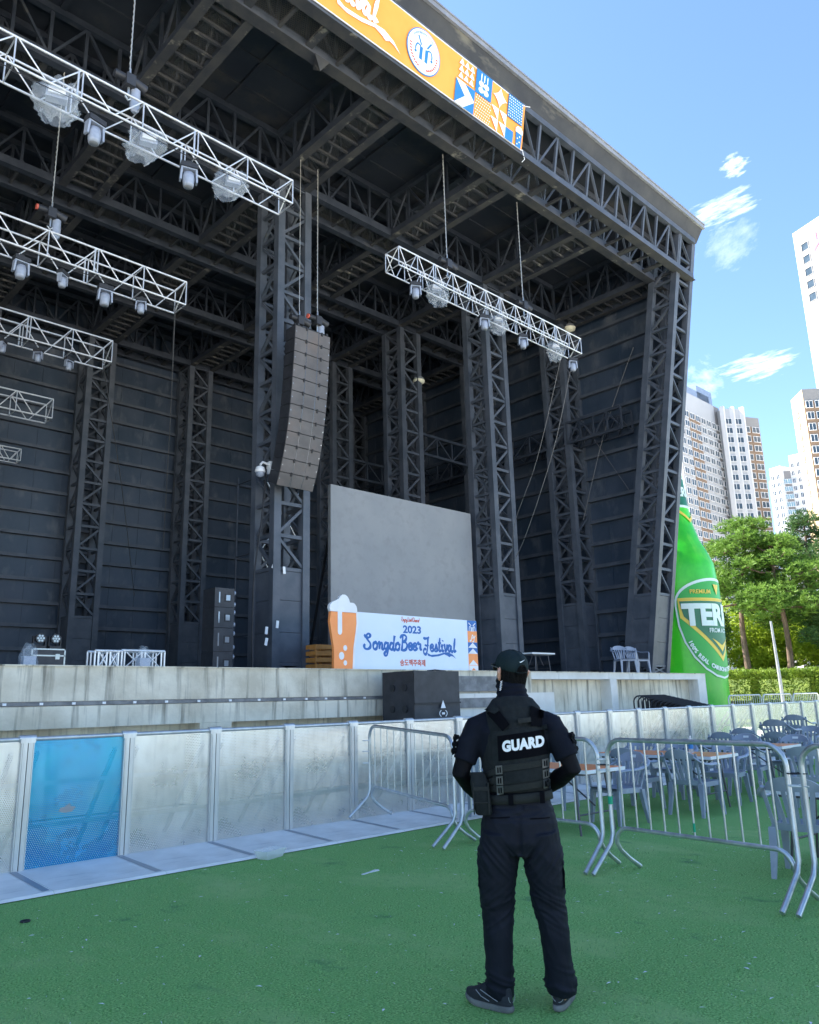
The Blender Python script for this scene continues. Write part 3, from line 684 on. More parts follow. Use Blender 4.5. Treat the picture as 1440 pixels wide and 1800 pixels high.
# lamps wrapped in clear plastic bags
def bagged(label, x, y, z, sc, seed, rz=0., droop=(0, 0)):
    t = thing('bagged_lamp', label, 'wrapped lamp', (x, y, z), rz, 'plastic-wrapped lamps hung under the trusses'); t.scale = (sc, sc, sc)
    b = MB(); b.box((0, 0, -.22), (.42, .2, .24)); b.box((0, 0, -.05), (.12, .08, .14)); b.build('lamp_body', 'fix', t)
    b = MB(); b.box((.0, -.13, -.2), (.34, .03, .15)); b.build('white_panel', 'white', t)
    b = MB()
    def f(a, v):
        th = a*2*math.pi; zz = .06-.98*v; r1 = .28+.12*math.sin(v*3)-.1*v*v; n_ = noise.noise(V((math.cos(th)*1.6+seed, math.sin(th)*1.6, v*4)))
        n2 = abs(noise.noise(V((math.cos(th)*4+seed, math.sin(th)*4, v*9))))
        r_ = r1*(1+.42*n_)+.13*n2
        return (r_*math.cos(th)*1.1 + droop[0]*v*v, r_*.62*math.sin(th) + droop[1]*v*v, zz+.16*n_)
    b.grid(44, 30, f, True); b.build('plastic_bag', 'bag', t)
    return t
bagged('largest plastic-wrapped lamp, leftmost under the frontmost truss', 3.34, 11.2, TA[2]-TA[3]+.12, .74, 1., -.3, (.02, -.05))
bagged('plastic-wrapped lamp in the middle of the frontmost truss, bag hanging to the left', 4.86, 11.2, TA[2]-TA[3]+.1, .66, 4., -.3, (-.25, -.05))
bagged('plastic-wrapped lamp nearest the right end of the frontmost truss', 6.5, 11.2, TA[2]-TA[3]+.1, .62, 7., -.3, (-.3, -.08))
bagged('plastic-wrapped lamp on the short middle truss, left of its centre', 12.25, 11.6, 11.2, .62, 11., -.5, (.1, 0))
bagged('plastic-wrapped lamp under the middle of the short truss', 14.5, 11.6, 11.15, .55, 15., -.5, (.05, .05))
bagged('plastic-wrapped lamp near the right end of the short middle truss', 16.95, 11.6, 11.15, .55, 19., -.5, (.0, .1))
# ---------------------------------------------------------------- curved line array
la = thing('speaker_array', 'tall curved hanging speaker array of twelve grey-fronted cabinets beside the lattice column', 'speaker array', (10.42, 14.1, 10.3))
W_, D_, H_ = 1.04, .40, .322
y, z, a = 14.0, 10.28, R(4)
def cab(i):
    Rm = Matrix.Rotation(a, 3, 'X')                                  # bottom cabinets aim down
    def mp(u, v, w_): return V((10.42+u, y, z)) + Rm @ V((0, -w_, v))
    b = MB(); q = [(-W_/2, 0), (W_/2, 0), (W_/2, -H_+.008), (-W_/2, -H_+.008)]
    f = [mp(u, v, 0) for u, v in q]; k = [mp(u*.98, v*.92-.012, -D_) for u, v in q]
    b.add(f+k, [(0, 1, 2, 3), (7, 6, 5, 4), (0, 4, 5, 1), (1, 5, 6, 2), (2, 6, 7, 3), (3, 7, 4, 0)]); c = b.build('speaker_cabinet', 'case', la, world=True)
    b = MB()
    for u0, u1 in ((-.51, -.175), (-.155, .155), (.175, .51)): b.prism([(u0, -.006), (u0, -H_+.014), (u1, -H_+.014), (u1, -.006)], mp, .012, .001)
    b.build('grille', 'grille', c, world=True)
    b = MB()
    for u in (-.21, .24): b.prism([(u, .035), (u, -.055), (u+.035, -.055), (u+.035, .035)], mp, .02, .014)
    b.build('rigging_plate', 'black', c, world=True)
    b = MB()
    for u in (-.49, .48): b.prism(circ(u+.005, -.15, .016, n=8), mp, .004, .014)
    for u in (-.167, .162): b.prism([(u, -.0), (u, -H_+.01), (u+.005, -H_+.01), (u+.005, 0)], mp, .004, .010)
    b.build('pale_stud', 'lens', c, world=True)
    return Rm @ V((0, 0, -H_))
for i in range(12):
    d = cab(i); y += d.y; z += d.z; a += R((.2, .4, .7, 1., 1.3, 1.6, 2., 2.4, 2.8, 3.2, 3.6, 4.)[i])
mb = MB(); mb.bar((9.93, 14.1, 10.32), (10.91, 14.1, 10.32), .08, .06); mb.bar((10.0, 14.0, 10.32), (10.0, 14.45, 10.32), .06, .06); mb.bar((10.85, 14.0, 10.32), (10.85, 14.45, 10.32), .06, .06)
mb.build('fly_frame', 'black', la, world=True)
# cables down to the stage and stays across the interior
def cable(label, pts, r, mat='wire'):
    b = MB(); p0 = V(pts[0]); b.tube([q-p0 for q in smooth_pts([V(q) for q in pts], 8)], r, 6)
    o = b.build('cable', mat); o.location = p0; tag(o, label, 'cable'); return o
cable('thin dark cable sloping from the end of the second truss down across the left interior', [(7.45, 15.2, 10.4), (8.6, 17.5, 8.6), (10.0, 20.4, 5.9)], .013)
cable('thin stay wire sloping from the end of the third truss down past a back column', [(7.3, 18.7, 10.1), (9.4, 22.0, 7.9), (11.6, 25.6, 5.3)], .012)
cable('long thin wire hanging from the fourth truss at the left edge', [(5.6, 22.7, 9.8), (5.4, 23.4, 7.4), (5.1, 24.4, 4.6)], .01)
cable('thin cable drooping from the right end of the short truss towards the middle column', [(17.9, 11.7, 10.95), (18.0, 12.6, 8.6), (18.2, 14.0, 6.2), (18.6, 15.1, 5.3)], .010, 'wire')
cable('second thin cable drooping beside the first from the short truss', [(17.5, 11.8, 10.95), (17.7, 13.0, 8.3), (18.0, 14.2, 6.6), (18.9, 15.1, 5.5)], .009, 'wire')
cable('thin stay wire crossing the right side wall from upper left to lower right', [(23.0, 16.2, 13.6), (23.2, 14.6, 10.6), (23.3, 13.4, 8.4)], .014)
cable('thin stay wire crossing the right side wall from lower left to upper right', [(23.0, 15.1, 7.6), (23.2, 14.0, 10.8), (23.3, 12.7, 13.4)], .014)
cable('dark cable hanging down the left lattice column below the security camera', [(9.95, 15.18, 7.0), (9.8, 15.1, 5.8), (9.55, 15.0, 4.2), (9.5, 14.9, 2.3)], .02, 'black')
# security camera on the left column, round lamps in the roof
t = thing('security_camera', 'white dome security camera on a bracket on the left lattice column', 'security camera', (9.95, 15.1, 6.9))
b = MB(); b.box((.1, .0, .12), (.2, .16, .3)); b.build('mount_box', 'white', t)
b = MB(); b.tube([(.02, 0, .2), (-.18, -.02, .22), (-.24, -.02, .14)], .03, 8); b.lathe([(.02, .12), (.1, .08), (.125, -.02), (.11, -.04)], 14, (-.24, -.02, 0)); b.build('housing', 'white', t)
b = MB(); b.lathe([(.105, -.045), (.09, -.12), (.03, -.16)], 14, (-.24, -.02, 0)); b.build('dome', 'fix', t)
for p_, lb in (((23.1, 15.1, 15.0), 'round white flood lamp under the roof at the right, near the side wall'), ((19.25, 19.3, 13.2), 'round white flood lamp beside a column deep in the stage centre')):
    t = thing('flood_lamp', lb, 'lamp', p_, 0, 'round lamps hung under the stage roof')
    b = MB(); b.lathe([(.03, .3), (.05, .28), (.06, .2), (.2, .06), (.23, -.02)], 16); b.tube([(0, 0, .28), (0, 0, .9)], .02, 6); b.build('reflector', 'lens', t)
    b = MB(); b.lathe([(.225, -.02), (.21, -.1), (.12, -.17), (.01, -.19)], 16); b.build('globe', 'lamp', t)
# ---------------------------------------------------------------- LED screen, scaffold behind it, festival board
sc = thing('led_screen', 'large blank grey LED screen standing on the stage behind the festival board', 'screen', (15.2, 15.8, SZ))
mb = MB(); mb.span((12.36, 15.8, 2.5), (17.86, 15.92, 7.2)); mb.build('panel', 'screen', sc, world=True)
mb = MB()
for x in (12.6, 15.1, 17.6):
    mb.bar((x, 16.05, SZ), (x, 16.05, 7.0), .06, .06); mb.bar((x, 16.05, 6.4), (x, 17.2, SZ), .05, .05)
for z in (2.45, 4.5, 6.6): mb.bar((12.3, 16.0, z), (17.9, 16.0, z), .06, .06)
mb.build('frame', 'black', sc, world=True)
t = thing('scaffold', 'thin tubular scaffold bracing left of the grey screen', 'scaffold', (11.6, 16.9, SZ))
mb = MB()
for x in (10.9, 12.3):
    for y_ in (16.8, 18.0): mb.tube([(x, y_, SZ), (x, y_, 7.6)], .026, 6)
for z in (3.3, 5.4, 7.4):
    for y_ in (16.8, 18.0): mb.tube([(10.9, y_, z), (12.4, y_, z)], .022, 6)
    for x in (10.9, 12.3): mb.tube([(x, 16.8, z), (x, 18., z)], .022, 6)
mb.build('tube_frame', 'steel', t, world=True)
mb = MB()
for z0, z1 in ((SZ, 4.4), (3.3, 5.4), (5.4, 7.6)):
    mb.tube([(10.85, 16.74, z0), (12.35, 16.74, z1)], .02, 6); mb.tube([(12.35, 16.86, z0), (10.85, 16.86, z1)], .02, 6)
mb.build('cross_brace', 'galv', t, world=True)
bd = thing('festival_board', 'white festival board with blue script, beer glass cut-out and pattern strip at the stage edge', 'sign board', (12.6, 12.85, SZ))
BY = 12.72
def D(u, v, w_=0.): return V((10.5+u, BY-w_, SZ+.03+v))
bw, bh = 3.96, 1.2
mb = MB(); mb.prism([(-.3, 0), (bw, 0), (bw, bh), (-.3, bh)], D, .06, -.1); mb.build('board', 'boardwhite', bd, world=True)
mb = MB()
for x in (11.0, 12.5, 14.0): mb.bar((x, BY+.12, SZ+1.0), (x, BY+.75, SZ+.03), .05, .05); mb.bar((x, BY+.1, SZ+.04), (x, BY+.8, SZ+.04), .05, .05)
mb.build('prop', 'black', bd, world=True)
GX = .80
gl = [(-.62, 0), (-.02, 0), (.02, .45), (.10, .78), (.13, .95), (.12, 1.16), (-.72, 1.16), (-.75, .95), (-.70, .74), (-.62, .42)]
gl = [(u*GX, v) for u, v in gl]
mb = MB(); mb.prism(gl, D, .07, -.035); g_ = mb.build('beer_glass', 'orange', bd, world=True)
mb = MB(); mb.prism([(u*GX, v) for u, v in ((-.02, 0), (.04, 0), (.08, .45), (.15, .78), (.18, .95), (.17, 1.17), (.115, 1.17), (.125, .95), (.095, .78), (.015, .45))], D, .004, .036)
foam = [(-.74, 1.165)] + [(-.60+.17*math.cos(t_), 1.24+.13*math.sin(t_)) for t_ in (3.2, 2.7, 2.2, 1.8)] + [(-.29+.2*math.cos(t_), 1.33+.2*math.sin(t_)) for t_ in (2.6, 2.2, 1.8, 1.4, 1.0, .6, .2)] + [(.0+.15*math.cos(t_), 1.22+.15*math.sin(t_)) for t_ in (1.5, 1.1, .6, .1)] + [(.15, 1.165), (-.36, 1.165), (-.36, .76), (-.38, .71), (-.43, .69), (-.48, .71), (-.50, .76), (-.50, 1.165)]
mb.prism([(u*GX, v) for u, v in foam[::-1]], D, .07, -.03)
for u, v, r_ in ((-.26, .43, .055), (-.38, .27, .075), (-.26, .13, .05)): mb.prism(circ(u*GX, v, r_*.9, r_*1.05), D, .004, .0365)
mb.build('foam', 'white', g_, world=True)
mb = MB(); script(mb, 'Songdo', D, .36, .43, .31, .055, -.038, xs=1.25); script(mb, 'Beer', D, 1.40, .44, .32, .055, -.038, xs=1.28)
script(mb, 'Festival', D, 2.12, .43, .32, .052, -.038, xs=1.18); swash(mb, D, 2.24, .34, .95, -.036)
mb.build('script_lettering', 'blue', bd, world=True)
def Dt(cu, cv): return lambda u, v, w_: D(cu+u, cv+v, -.038+w_)
text('lettering', '2023', 'blue', bd, Dt(1.78, .895), width=.56, height=.175, offset=.035)
text('lettering', '송도맥주축제', 'red', bd, Dt(1.78, .165), width=.78, height=.15, offset=.03)
mb = MB(); script(mb, 'Enjoy Live! Cheers!', D, 1.46, 1.07, .095, .013, -.038, -.02); mb.build('small_script_lettering', 'red', bd, world=True)
mb = MB()
for z0, mat in ((0, 0),):
    pass
sx_, sw = bw-.335, .33
for j, (mat, k0, k1) in enumerate((('blue', 1.0, .79), ('orange', .79, .565), ('blue', .565, .34), ('orange', .34, .0))):
    mb = MB(); mb.prism([(sx_, bh*k1+.002), (sx_+sw, bh*k1+.002), (sx_+sw, bh*k0-.002), (sx_, bh*k0-.002)], D, .003, -.0395); mb.build('pattern_tile', mat, bd, world=True)
mb = MB(); cx = sx_+sw/2
for v0 in (.56, .445, .22):
    mb.prism([(sx_+.005, bh*v0-.125), (sx_+sw-.005, bh*v0-.125), (cx, bh*v0)], D, .003, -.036)
mb.prism([(sx_+.002, 0), (cx-.1, 0), (cx, .08), (cx+.1, 0), (sx_+sw-.002, 0), (sx_+sw-.005, .13), (sx_+.005, .13)], D, .003, -.0355)
for sg in (-1, 1):
    mb.prism([(cx+sg*.012, .935), (cx+sg*.05, .935), (cx+sg*.05, 1.04), (cx+sg*.012, 1.04)][::sg], D, .003, -.036)
    stroke(mb, [(cx+sg*.04, 1.04), (cx+sg*.09, 1.05), (cx+sg*.105, .99), (cx+sg*.105, .955)], .018, D, -.0355); stroke(mb, [(cx+sg*.03, 1.07), (cx+sg*.12, 1.14)], .022, D, -.0345)
stroke(mb, [(cx-.05, .72), (cx+.0, .86)], .02, D, -.036); stroke(mb, [(cx+.0, .86), (cx+.06, .80), (cx+.1, .84)], .025, D, -.0355); stroke(mb, [(cx+.04, .70), (cx+.06, .78), (cx-.02, .78)], .02, D, -.035)
mb.prism(circ(cx-.075, .715, .03, .024, 10), D, .003, -.034); mb.prism(circ(cx+.02, .695, .026, .02, 10), D, .003, -.034)
mb.build('white_pattern', 'white', bd, world=True)
# ---------------------------------------------------------------- loudspeakers and clutter on the stage
def spk_box(label, x, y_, z, w_, d_, h_, grp, top=False):
    t = thing('speaker_cabinet', label, 'speaker', (x, y_, z), 0, grp)
    b = MB(); b.box((0, 0, h_/2), (w_, d_, h_-.006)); b.build('box', 'case', t)
    b = MB(); b.box((.08, -d_/2-.004, h_*.5), (.15, .008, .17)); b.build('handle_recess', 'black', t)
    b = MB(); b.box((.08, -d_/2-.012, h_*.5), (.10, .006, .12)); b.box((-.13, -d_/2-.006, h_*.5), (.03, .008, h_*.55)); b.build('handle_plate', 'lens', t)
    b = MB()
    for zz in (h_*.2, h_*.8): b.tube([(w_/2+.005, -d_/2+.1, zz), (w_/2+.07, -d_/2+.1, zz)], .05, 10)
    b.build('wheel', 'fix', t); return t
hh = (.5, .5, .44, .42)
z = SZ
for k, lb in enumerate(('bottom speaker cabinet of the stack beside the left lattice column', 'second speaker cabinet up in the stack beside the left lattice column', 'third speaker cabinet up in the stack beside the left lattice column', 'topmost speaker cabinet of the stack beside the left lattice column')):
    spk_box(lb, 8.86, 15.3, z, .48, .5, hh[k], 'stacked speakers left of the lattice column'); z += hh[k]+.002
sb = thing('covered_subwoofer', 'big black loudspeaker in a fabric cover standing in front of the stage steps', 'speaker', (11.2, 11.45, 0))
def rbox(mb, x0, x1, y0, y1, z0, z1, amp, seed):
    def side(a0, a1, fn): mb.grid(14, 14, lambda u, v: fn(a0+(a1-a0)*u, z0+(z1-z0)*v), True)
    def nn(p_): return amp*noise.noise(V((p_[0]*3+seed, p_[1]*3, p_[2]*2.2)))
    side(x0, x1, lambda a_, z_: (a_, y0-nn((a_, y0, z_)), z_)); side(y1, y0, lambda a_, z_: (x0-nn((x0, a_, z_)), a_, z_))
    side(y0, y1, lambda a_, z_: (x1+nn((x1, a_, z_)), a_, z_)); side(x1, x0, lambda a_, z_: (a_, y1, z_))
    mb.grid(10, 10, lambda u, v: (x0+(x1-x0)*u, y0+(y1-y0)*v, z1+nn((u*2, v*2, 9))*.6), True)
mb = MB(); rbox(mb, 10.6, 11.86, 11.0, 11.9, .02, 2.13, .018, 2.); mb.build('cover', 'case', sb, world=True)
mb = MB(); mb.bar((10.59, 10.985, 1.52), (11.87, 10.985, 1.52), .02, .03)
mb.tube([(11.0, 11.02, 2.13), (11.2, 11.02, 2.15), (11.5, 11.02, 2.13)], .015, 6); mb.build('cover_seam', 'black', sb, world=True)
mb = MB()
for zz in (1.82, 1.42):
    for yy in (11.25, 11.6): mb.tube([(10.575, yy, zz), (10.61, yy, zz)], .07, 14)
mb.build('side_port', 'black', sb, world=True)
def Q(u, v, w_=0.): return V((11.33+u, 10.955-w_, 1.42+v))
mb = MB(); mb.prism([(-.07, 0), (.07, 0), (0, .15)], Q, .003, .004)
for sg in (-1, 1): stroke(mb, [(sg*.06, -.16), (sg*.1, -.12), (sg*.1, -.08), (sg*.06, -.04)], .016, Q, .004)
mb.prism([(-.04, -.12), (.04, -.12), (.04, -.08), (-.04, -.08)], Q, .003, .0045); mb.build('maker_emblem', 'white', sb, world=True)
# flight case with two lamps on top, lamps in plastic, short truss pieces
t = thing('flight_case', 'black flight case with pale metal edges near the left end of the stage', 'flight case', (4.62, 13.4, SZ)); t.scale = (.56, .6, .72)
b = MB(); b.box((0, 0, .23), (.92, .6, .44)); b.build('body', 'case', t)
b = MB()
for sx in (-1, 1):
    for sy in (-1, 1): b.box((sx*.455, sy*.295, .23), (.04, .04, .45))
for sy in (-1, 1):
    for zz in (.03, .30, .44): b.box((0, sy*.3, zz), (.94, .03, .03))
b.box((.25, -.315, .28), (.12, .02, .12)); b.build('edging', 'lens', t)
for x, lb in ((4.52, 'left of two black moving lamps on top of the flight case, ring of lenses showing'), (4.76, 'right of two black moving lamps on top of the flight case, turned sideways')):
    t = thing('stage_lamp', lb, 'stage lamp', (x, 13.4, SZ+.33), 0, 'black moving lamps on the flight case'); t.scale = (.62, .62, .62)
    b = MB(); b.box((0, 0, .04), (.3, .24, .08)); b.build('base', 'black', t)
    b = MB()
    for s in (-1, 1): b.box((s*.15, 0, .2), (.03, .1, .26))
    b.build('yoke', 'black', t)
    b = MB(); b.tube([(0, .12, .27), (0, .05, .27), (0, -.12, .27)], [.07, .12, .125], 14); hd = b.build('head', 'case', t)
    b = MB()
    for k in range(7):
        a_ = k*math.pi/3; r_ = 0 if k == 6 else .07; b.tube([(r_*math.cos(a_), -.121, .27+r_*math.sin(a_)), (r_*math.cos(a_), -.128, .27+r_*math.sin(a_))], .03, 8)
    b.build('lens', 'lens', hd)
bag_grp = 'plastic-wrapped lamps standing on the stage floor'
def floorbag(label, x, y_, seed):
    t = thing('bagged_floor_lamp', label, 'wrapped lamp', (x, y_, SZ), 0, bag_grp); t.scale = (.62, .62, .72)
    b = MB(); b.box((0, 0, .14), (.3, .22, .26)); b.build('lamp_body', 'fix', t)
    b = MB(); b.grid(20, 10, lambda a_, v: ((.24-.1*v*v)*(1+.3*noise.noise(V((math.cos(a_*6.283)*2+seed, math.sin(a_*6.283)*2, v*3))))*math.cos(a_*6.283), (.18-.06*v*v)*math.sin(a_*6.283), .5*v+.06*math.sin(a_*12.566)*v)); b.build('plastic_bag', 'bag', t)
floorbag('lamp wrapped in clear plastic against the flight case on stage', 4.3, 13.15, 3.)
floorbag('lamp wrapped in clear plastic amid the short truss pieces on stage', 6.12, 13.0, 8.)
def stub(label, xa, xb, y_, h):
    t = thing('truss_piece', label, 'truss', ((xa+xb)/2, y_, SZ), 0, 'short truss pieces lying on the stage')
    b = MB()
    for yy in (y_, y_+h):
        for zz in (SZ+.03, SZ+h): b.tube([(xa, yy, zz), (xb, yy, zz)], .025, 7)
    b.build('chord', 'alu', t, world=True); b = MB()
    for x in (xa, xa+.06, (xa+xb)/2-.03, (xa+xb)/2+.03, xb-.06, xb):
        for yy in (y_, y_+h): b.tube([(x, yy, SZ+.03), (x, yy, SZ+h)], .018, 6)
    m_ = (xa+xb)/2
    for a_, c2 in ((xa+.06, m_), (m_, xb-.06)): b.tube([(a_, y_, SZ+.03), (c2, y_, SZ+h)], .013, 5); b.tube([(a_, y_, SZ+h), (c2, y_, SZ+.03)], .013, 5)
    b.build('lacing', 'alu', t, world=True)
stub('short pale truss piece at the left, lying on the stage edge', 5.34, 5.80, 13.15, .31)
stub('longer pale truss piece right of the first, lying on the stage edge', 5.81, 6.60, 13.2, .33)
for k, (x, y_, lb) in enumerate(((11.35, 15.0, 'left orange crate in the shadow between the lattice column and the festival board'), (11.95, 15.1, 'right orange crate in the shadow behind the festival board'))):
    t = thing('crate', lb, 'crate', (x, y_, SZ), 0, 'orange crates beside the left column')
    b = MB()
    for zz in (.05, .2, .35, .5, .65):
        for sy in (-1, 1): b.box((0, sy*.26, zz), (.54, .02, .1))
        for sx in (-1, 1): b.box((sx*.26, 0, zz), (.02, .5, .1))
    for sx in (-1, 1):
        for sy in (-1, 1): b.box((sx*.24, sy*.235, .35), (.04, .03, .7))
    b.build('slats', 'wood', t)
# ---------------------------------------------------------------- perforated crowd-barrier panels along Y = 8.5
bp_ = thing('barrier_panel', '', 'crowd barrier', (0, 8.5, 0), 0, 'perforated aluminium crowd-barrier panels in front of the stage')
b = MB(); b.add([(-.505, 0, .07), (.505, 0, .07), (.505, 0, 1.27), (-.505, 0, 1.27)], [(0, 1, 2, 3)]); psheet = b.build('perforated_sheet', 'perf', bp_)
b = MB()
for sx in (-1, 1): b.box((sx*.497, -.012, .66), (.042, .05, 1.24)); b.box((sx*.468, -.02, .66), (.010, .03, 1.2))
b.tube([(-.515, 0, 1.285), (.515, 0, 1.285)], .022, 8); b.box((0, .03, .85), (.9, .02, .04)); b.box((0, .03, .45), (.9, .02, .04)); b.build('frame', 'aluframe', bp_)
b = MB(); b.tube([(.44, -.0, 1.292), (.60, -.0, 1.292)], [.034, .034], 8); b.box((.52, -.02, 1.268), (.14, .045, .04)); b.build('clamp', 'aluframe', bp_)
b = MB(); b.add([(-.5215, -1.0, .008), (.5215, -1.0, .008), (.5215, -.97, .03), (-.5215, -.97, .03), (.5215, -.04, .07), (-.5215, -.04, .07), (.5215, 1.0, .07), (-.5215, 1.0, .07), (.5215, 1.0, 0), (-.5215, 1.0, 0)], [(0, 1, 2, 3), (3, 2, 4, 5), (5, 4, 6, 7), (7, 6, 8, 9)])
b.build('ramp_plate', 'aluplate', bp_)
b = MB(); b.add([(.44, -.93, .0345), (.505, -.93, .0345), (.505, -.05, .0735), (.44, -.05, .0735)], [(0, 1, 2, 3)]); b.build('ramp_joint', 'trim', bp_)
b = MB()
for sx in (-1, 1): b.bar((sx*.4, .05, 1.15), (sx*.4, .9, .1), .04, .04)
b.build('back_brace', 'aluframe', bp_)
bpt = snap(bp_)
ords = ['', 'first', 'second', 'third', 'fourth', 'fifth', 'sixth', 'seventh', 'eighth', 'ninth', 'tenth', 'eleventh', 'twelfth', 'thirteenth', 'fourteenth', 'fifteenth', 'sixteenth', 'seventeenth', 'eighteenth', 'nineteenth', 'twentieth', 'twenty-first', 'twenty-second', 'twenty-third', 'twenty-fourth', 'twenty-fifth', 'twenty-sixth', 'twenty-seventh']
for k in range(-2, 27):
    x = 3.36 + 1.045*k
    if k == 0: lb = 'bright blue perforated crowd-barrier panel with a worn patch'
    elif k < 0: lb = 'perforated aluminium crowd-barrier panel, %s to the left of the blue panel' % ords[-k]
    elif k < 6: lb = 'perforated aluminium crowd-barrier panel, %s to the right of the blue panel' % ords[k]
    elif k == 6: lb = 'perforated aluminium crowd-barrier panel partly hidden by the guard\'s left arm'
    else: lb = 'grey perforated crowd-barrier panel behind the plastic chairs, %s to the right of the blue panel' % ords[k]
    o = bp_ if k == -2 else dup(bp_, (x, 8.5, 0), 0, lb, bpt)
    o.location = (x, 8.5, 0); o['label'] = lb
    if k == 0:
        for q in kids(o):
            if q.name.startswith('perforated_sheet'):
                q.data = q.data.copy(); q.data.materials.clear(); q.data.materials.append(M['perfblue'])
                b = MB(); b.prism([(-.17, .57), (-.1, .55), (-.03, .56), (.0, .6), (-.05, .61), (-.06, .64), (-.11, .61), (-.15, .6)], lambda u, v, w_: (u, -.004-w_, v), .002); b.build('worn_patch', 'trim', q)
                q['label'] = 'blue perforated sheet with a peeled spot'
            if q.name.startswith('ramp_joint'): q.hide_render = False
# ---------------------------------------------------------------- steel crowd-control barriers
def steel_barrier(name, a, b_, label, grp, h=1.16, bars=11, parts=True, mat='galv', za=0., tape=(), fold=False, zt=True):
    a, b_ = V((a[0], a[1], za)), V((b_[0], b_[1], 0)); Ln = (b_-a).length; d = (b_-a); rz = math.atan2(d.y, d.x)
    t = thing(name, label, 'barrier', a, rz, grp); sl = (b_.z-a.z)/Ln
    def p_(x, y_, z_): return (x, y_, z_ + sl*x)
    r_ = .0205; mb = MB(); pts = []
    def arc(cx, cz, rr, a0, a1, n=6): return [(cx+rr*math.cos(a0+(a1-a0)*i/n), 0, cz+rr*math.sin(a0+(a1-a0)*i/n)) for i in range(n+1)]
    # outer hoop: foot, post, rounded corner, top rail, corner, post, foot
    fo = 0 if fold else -.31
    hoop = [(0.02, fo, .02), (0.02, fo*.55, .135), (.02, fo*.12, .25), (.02, 0, .33)] + arc(.02+.16, h-.16, .16, math.pi, math.pi/2) + arc(Ln-.18, h-.16, .16, math.pi/2, 0) + [(Ln-.02, 0, .33), (Ln-.02, fo*.12, .25), (Ln-.02, fo*.55, .135), (Ln-.02, fo, .02)]
    mb.tube([p_(*q) for q in hoop], r_, 10); mb.build('hoop', mat, t)
    # lower rail, its ends curving down into the other pair of feet
    f2 = 0 if fold else .29
    low = [(.07, f2, .02), (.065, f2*.55, .10), (.06, f2*.15, .19), (.06, 0, .26)] + arc(.06+.13, .26, .13, math.pi, math.pi/2, 5)[1:]
    low = [(x, y_, z_ if y_ else z_) for x, y_, z_ in low] + [(Ln-x, y_, z_) for x, y_, z_ in low[::-1]]
    mb = MB(); mb.tube([p_(*q) for q in low], r_*.95, 10); mb.build('lower_rail', mat, t)
    one = MB()
    for k in range(bars):
        x = .16+(Ln-.32)*k/(bars-1); zb = .395 if .19 < x < Ln-.19 else .38
        q = one if not parts else MB(); q.tube([p_(x, 0, zb), p_(x, 0, h-.012)], .0085, 8)
        if parts: q.build('upright_bar', mat, t)
    if not parts: one.build('upright_bars', mat, t)
    for x, z_ in tape: mb = MB(); mb.tube([p_(x, 0, z_-.035), p_(x, 0, z_+.035)], r_*1.12 if x < .06 else .0105, 10); mb.build('green_tape', 'green', t)
    return t
G2 = 'galvanised steel crowd-control barriers in a row across the turf'
steel_barrier('steel_barrier', (7.16, 8.33), (6.73, 6.36), 'galvanised steel barrier left of the guard, tied to the perforated panels', G2, za=.10)
steel_barrier('steel_barrier', (6.73, 6.28), (6.65, 4.40), 'galvanised steel barrier largely hidden behind the guard', G2)
steel_barrier('steel_barrier', (6.65, 4.33), (6.42, 2.56), 'galvanised steel barrier right of the guard with green tape, in front of the chairs', G2, tape=((.02, .62), (.8925, .47)))
steel_barrier('steel_barrier', (6.41, 2.48), (6.15, .55), 'galvanised steel barrier cut off by the right edge of the picture', G2)
mb = MB()
def tie(x, y_, z_, r_=.05, tail=.12):
    mb.tube([(x+r_*math.cos(k*math.pi/5), y_+r_*1.1*math.sin(k*math.pi/5), z_+.004*k/10) for k in range(11)], .005, 5); mb.tube([(x, y_-r_, z_), (x-tail*.7, y_-r_-tail*.6, z_+.01)], .0045, 5)
for q in ((6.65, 4.365, .98), (6.65, 4.365, .88), (6.415, 2.52, .86), (7.14, 8.36, 1.06), (7.14, 8.36, .92), (7.14, 8.36, .77)):
    mb = MB(); tie(0, 0, 0); o = mb.build('cable_tie', 'zip'); o.location = q
    tag(o, {.98: 'upper white cable tie joining the two barriers right of the guard', .88: 'lower white cable tie joining the two barriers right of the guard', .86: 'white cable tie joining the rightmost pair of barriers', 1.06: 'topmost white tie binding the steel barrier to the perforated panel', .92: 'middle white tie binding the steel barrier to the perforated panel', .77: 'lowest white tie binding the steel barrier to the perforated panel'}[q[2]], 'cable tie', 'cable ties on the barriers')
for q, lb in (((6.65, 4.365, .93), 'black cable tie joining the two barriers right of the guard'), ((6.415, 2.52, .95), 'black cable tie joining the rightmost pair of barriers')):
    mb = MB(); tie(0, 0, 0); o = mb.build('cable_tie', 'black'); o.location = q; tag(o, lb, 'cable tie', 'cable ties on the barriers')
for k, lb in enumerate(('small pale barrier beyond the perforated panels, right beside the green bottle', 'small pale barrier beyond the perforated panels, in front of the hedge', 'small pale barrier beyond the perforated panels at the right edge', 'small pale barrier beyond the perforated panels, last one to the right')):
    steel_barrier('steel_barrier', (24.4+2.55*k, 11.3), (26.85+2.55*k, 11.3), lb, 'barriers beyond the perforated panels', h=1.5, bars=14, parts=False, mat='aluframe')
for k in range(11):
    t = steel_barrier('black_barrier', (19.62+.045*k, 11.75-.10*k), (20.36+.045*k, 11.03-.10*k), ('black barrier frame at the right, nearest end of the stack below the stage wall' if k == 10 else 'black barrier frame at the far left end of the stack below the stage wall' if k == 0 else 'black barrier frame inside the stack below the stage wall'), 'black barrier frames stacked against the stage', h=1.56-.028*k, bars=12, parts=False, mat='black', fold=True)
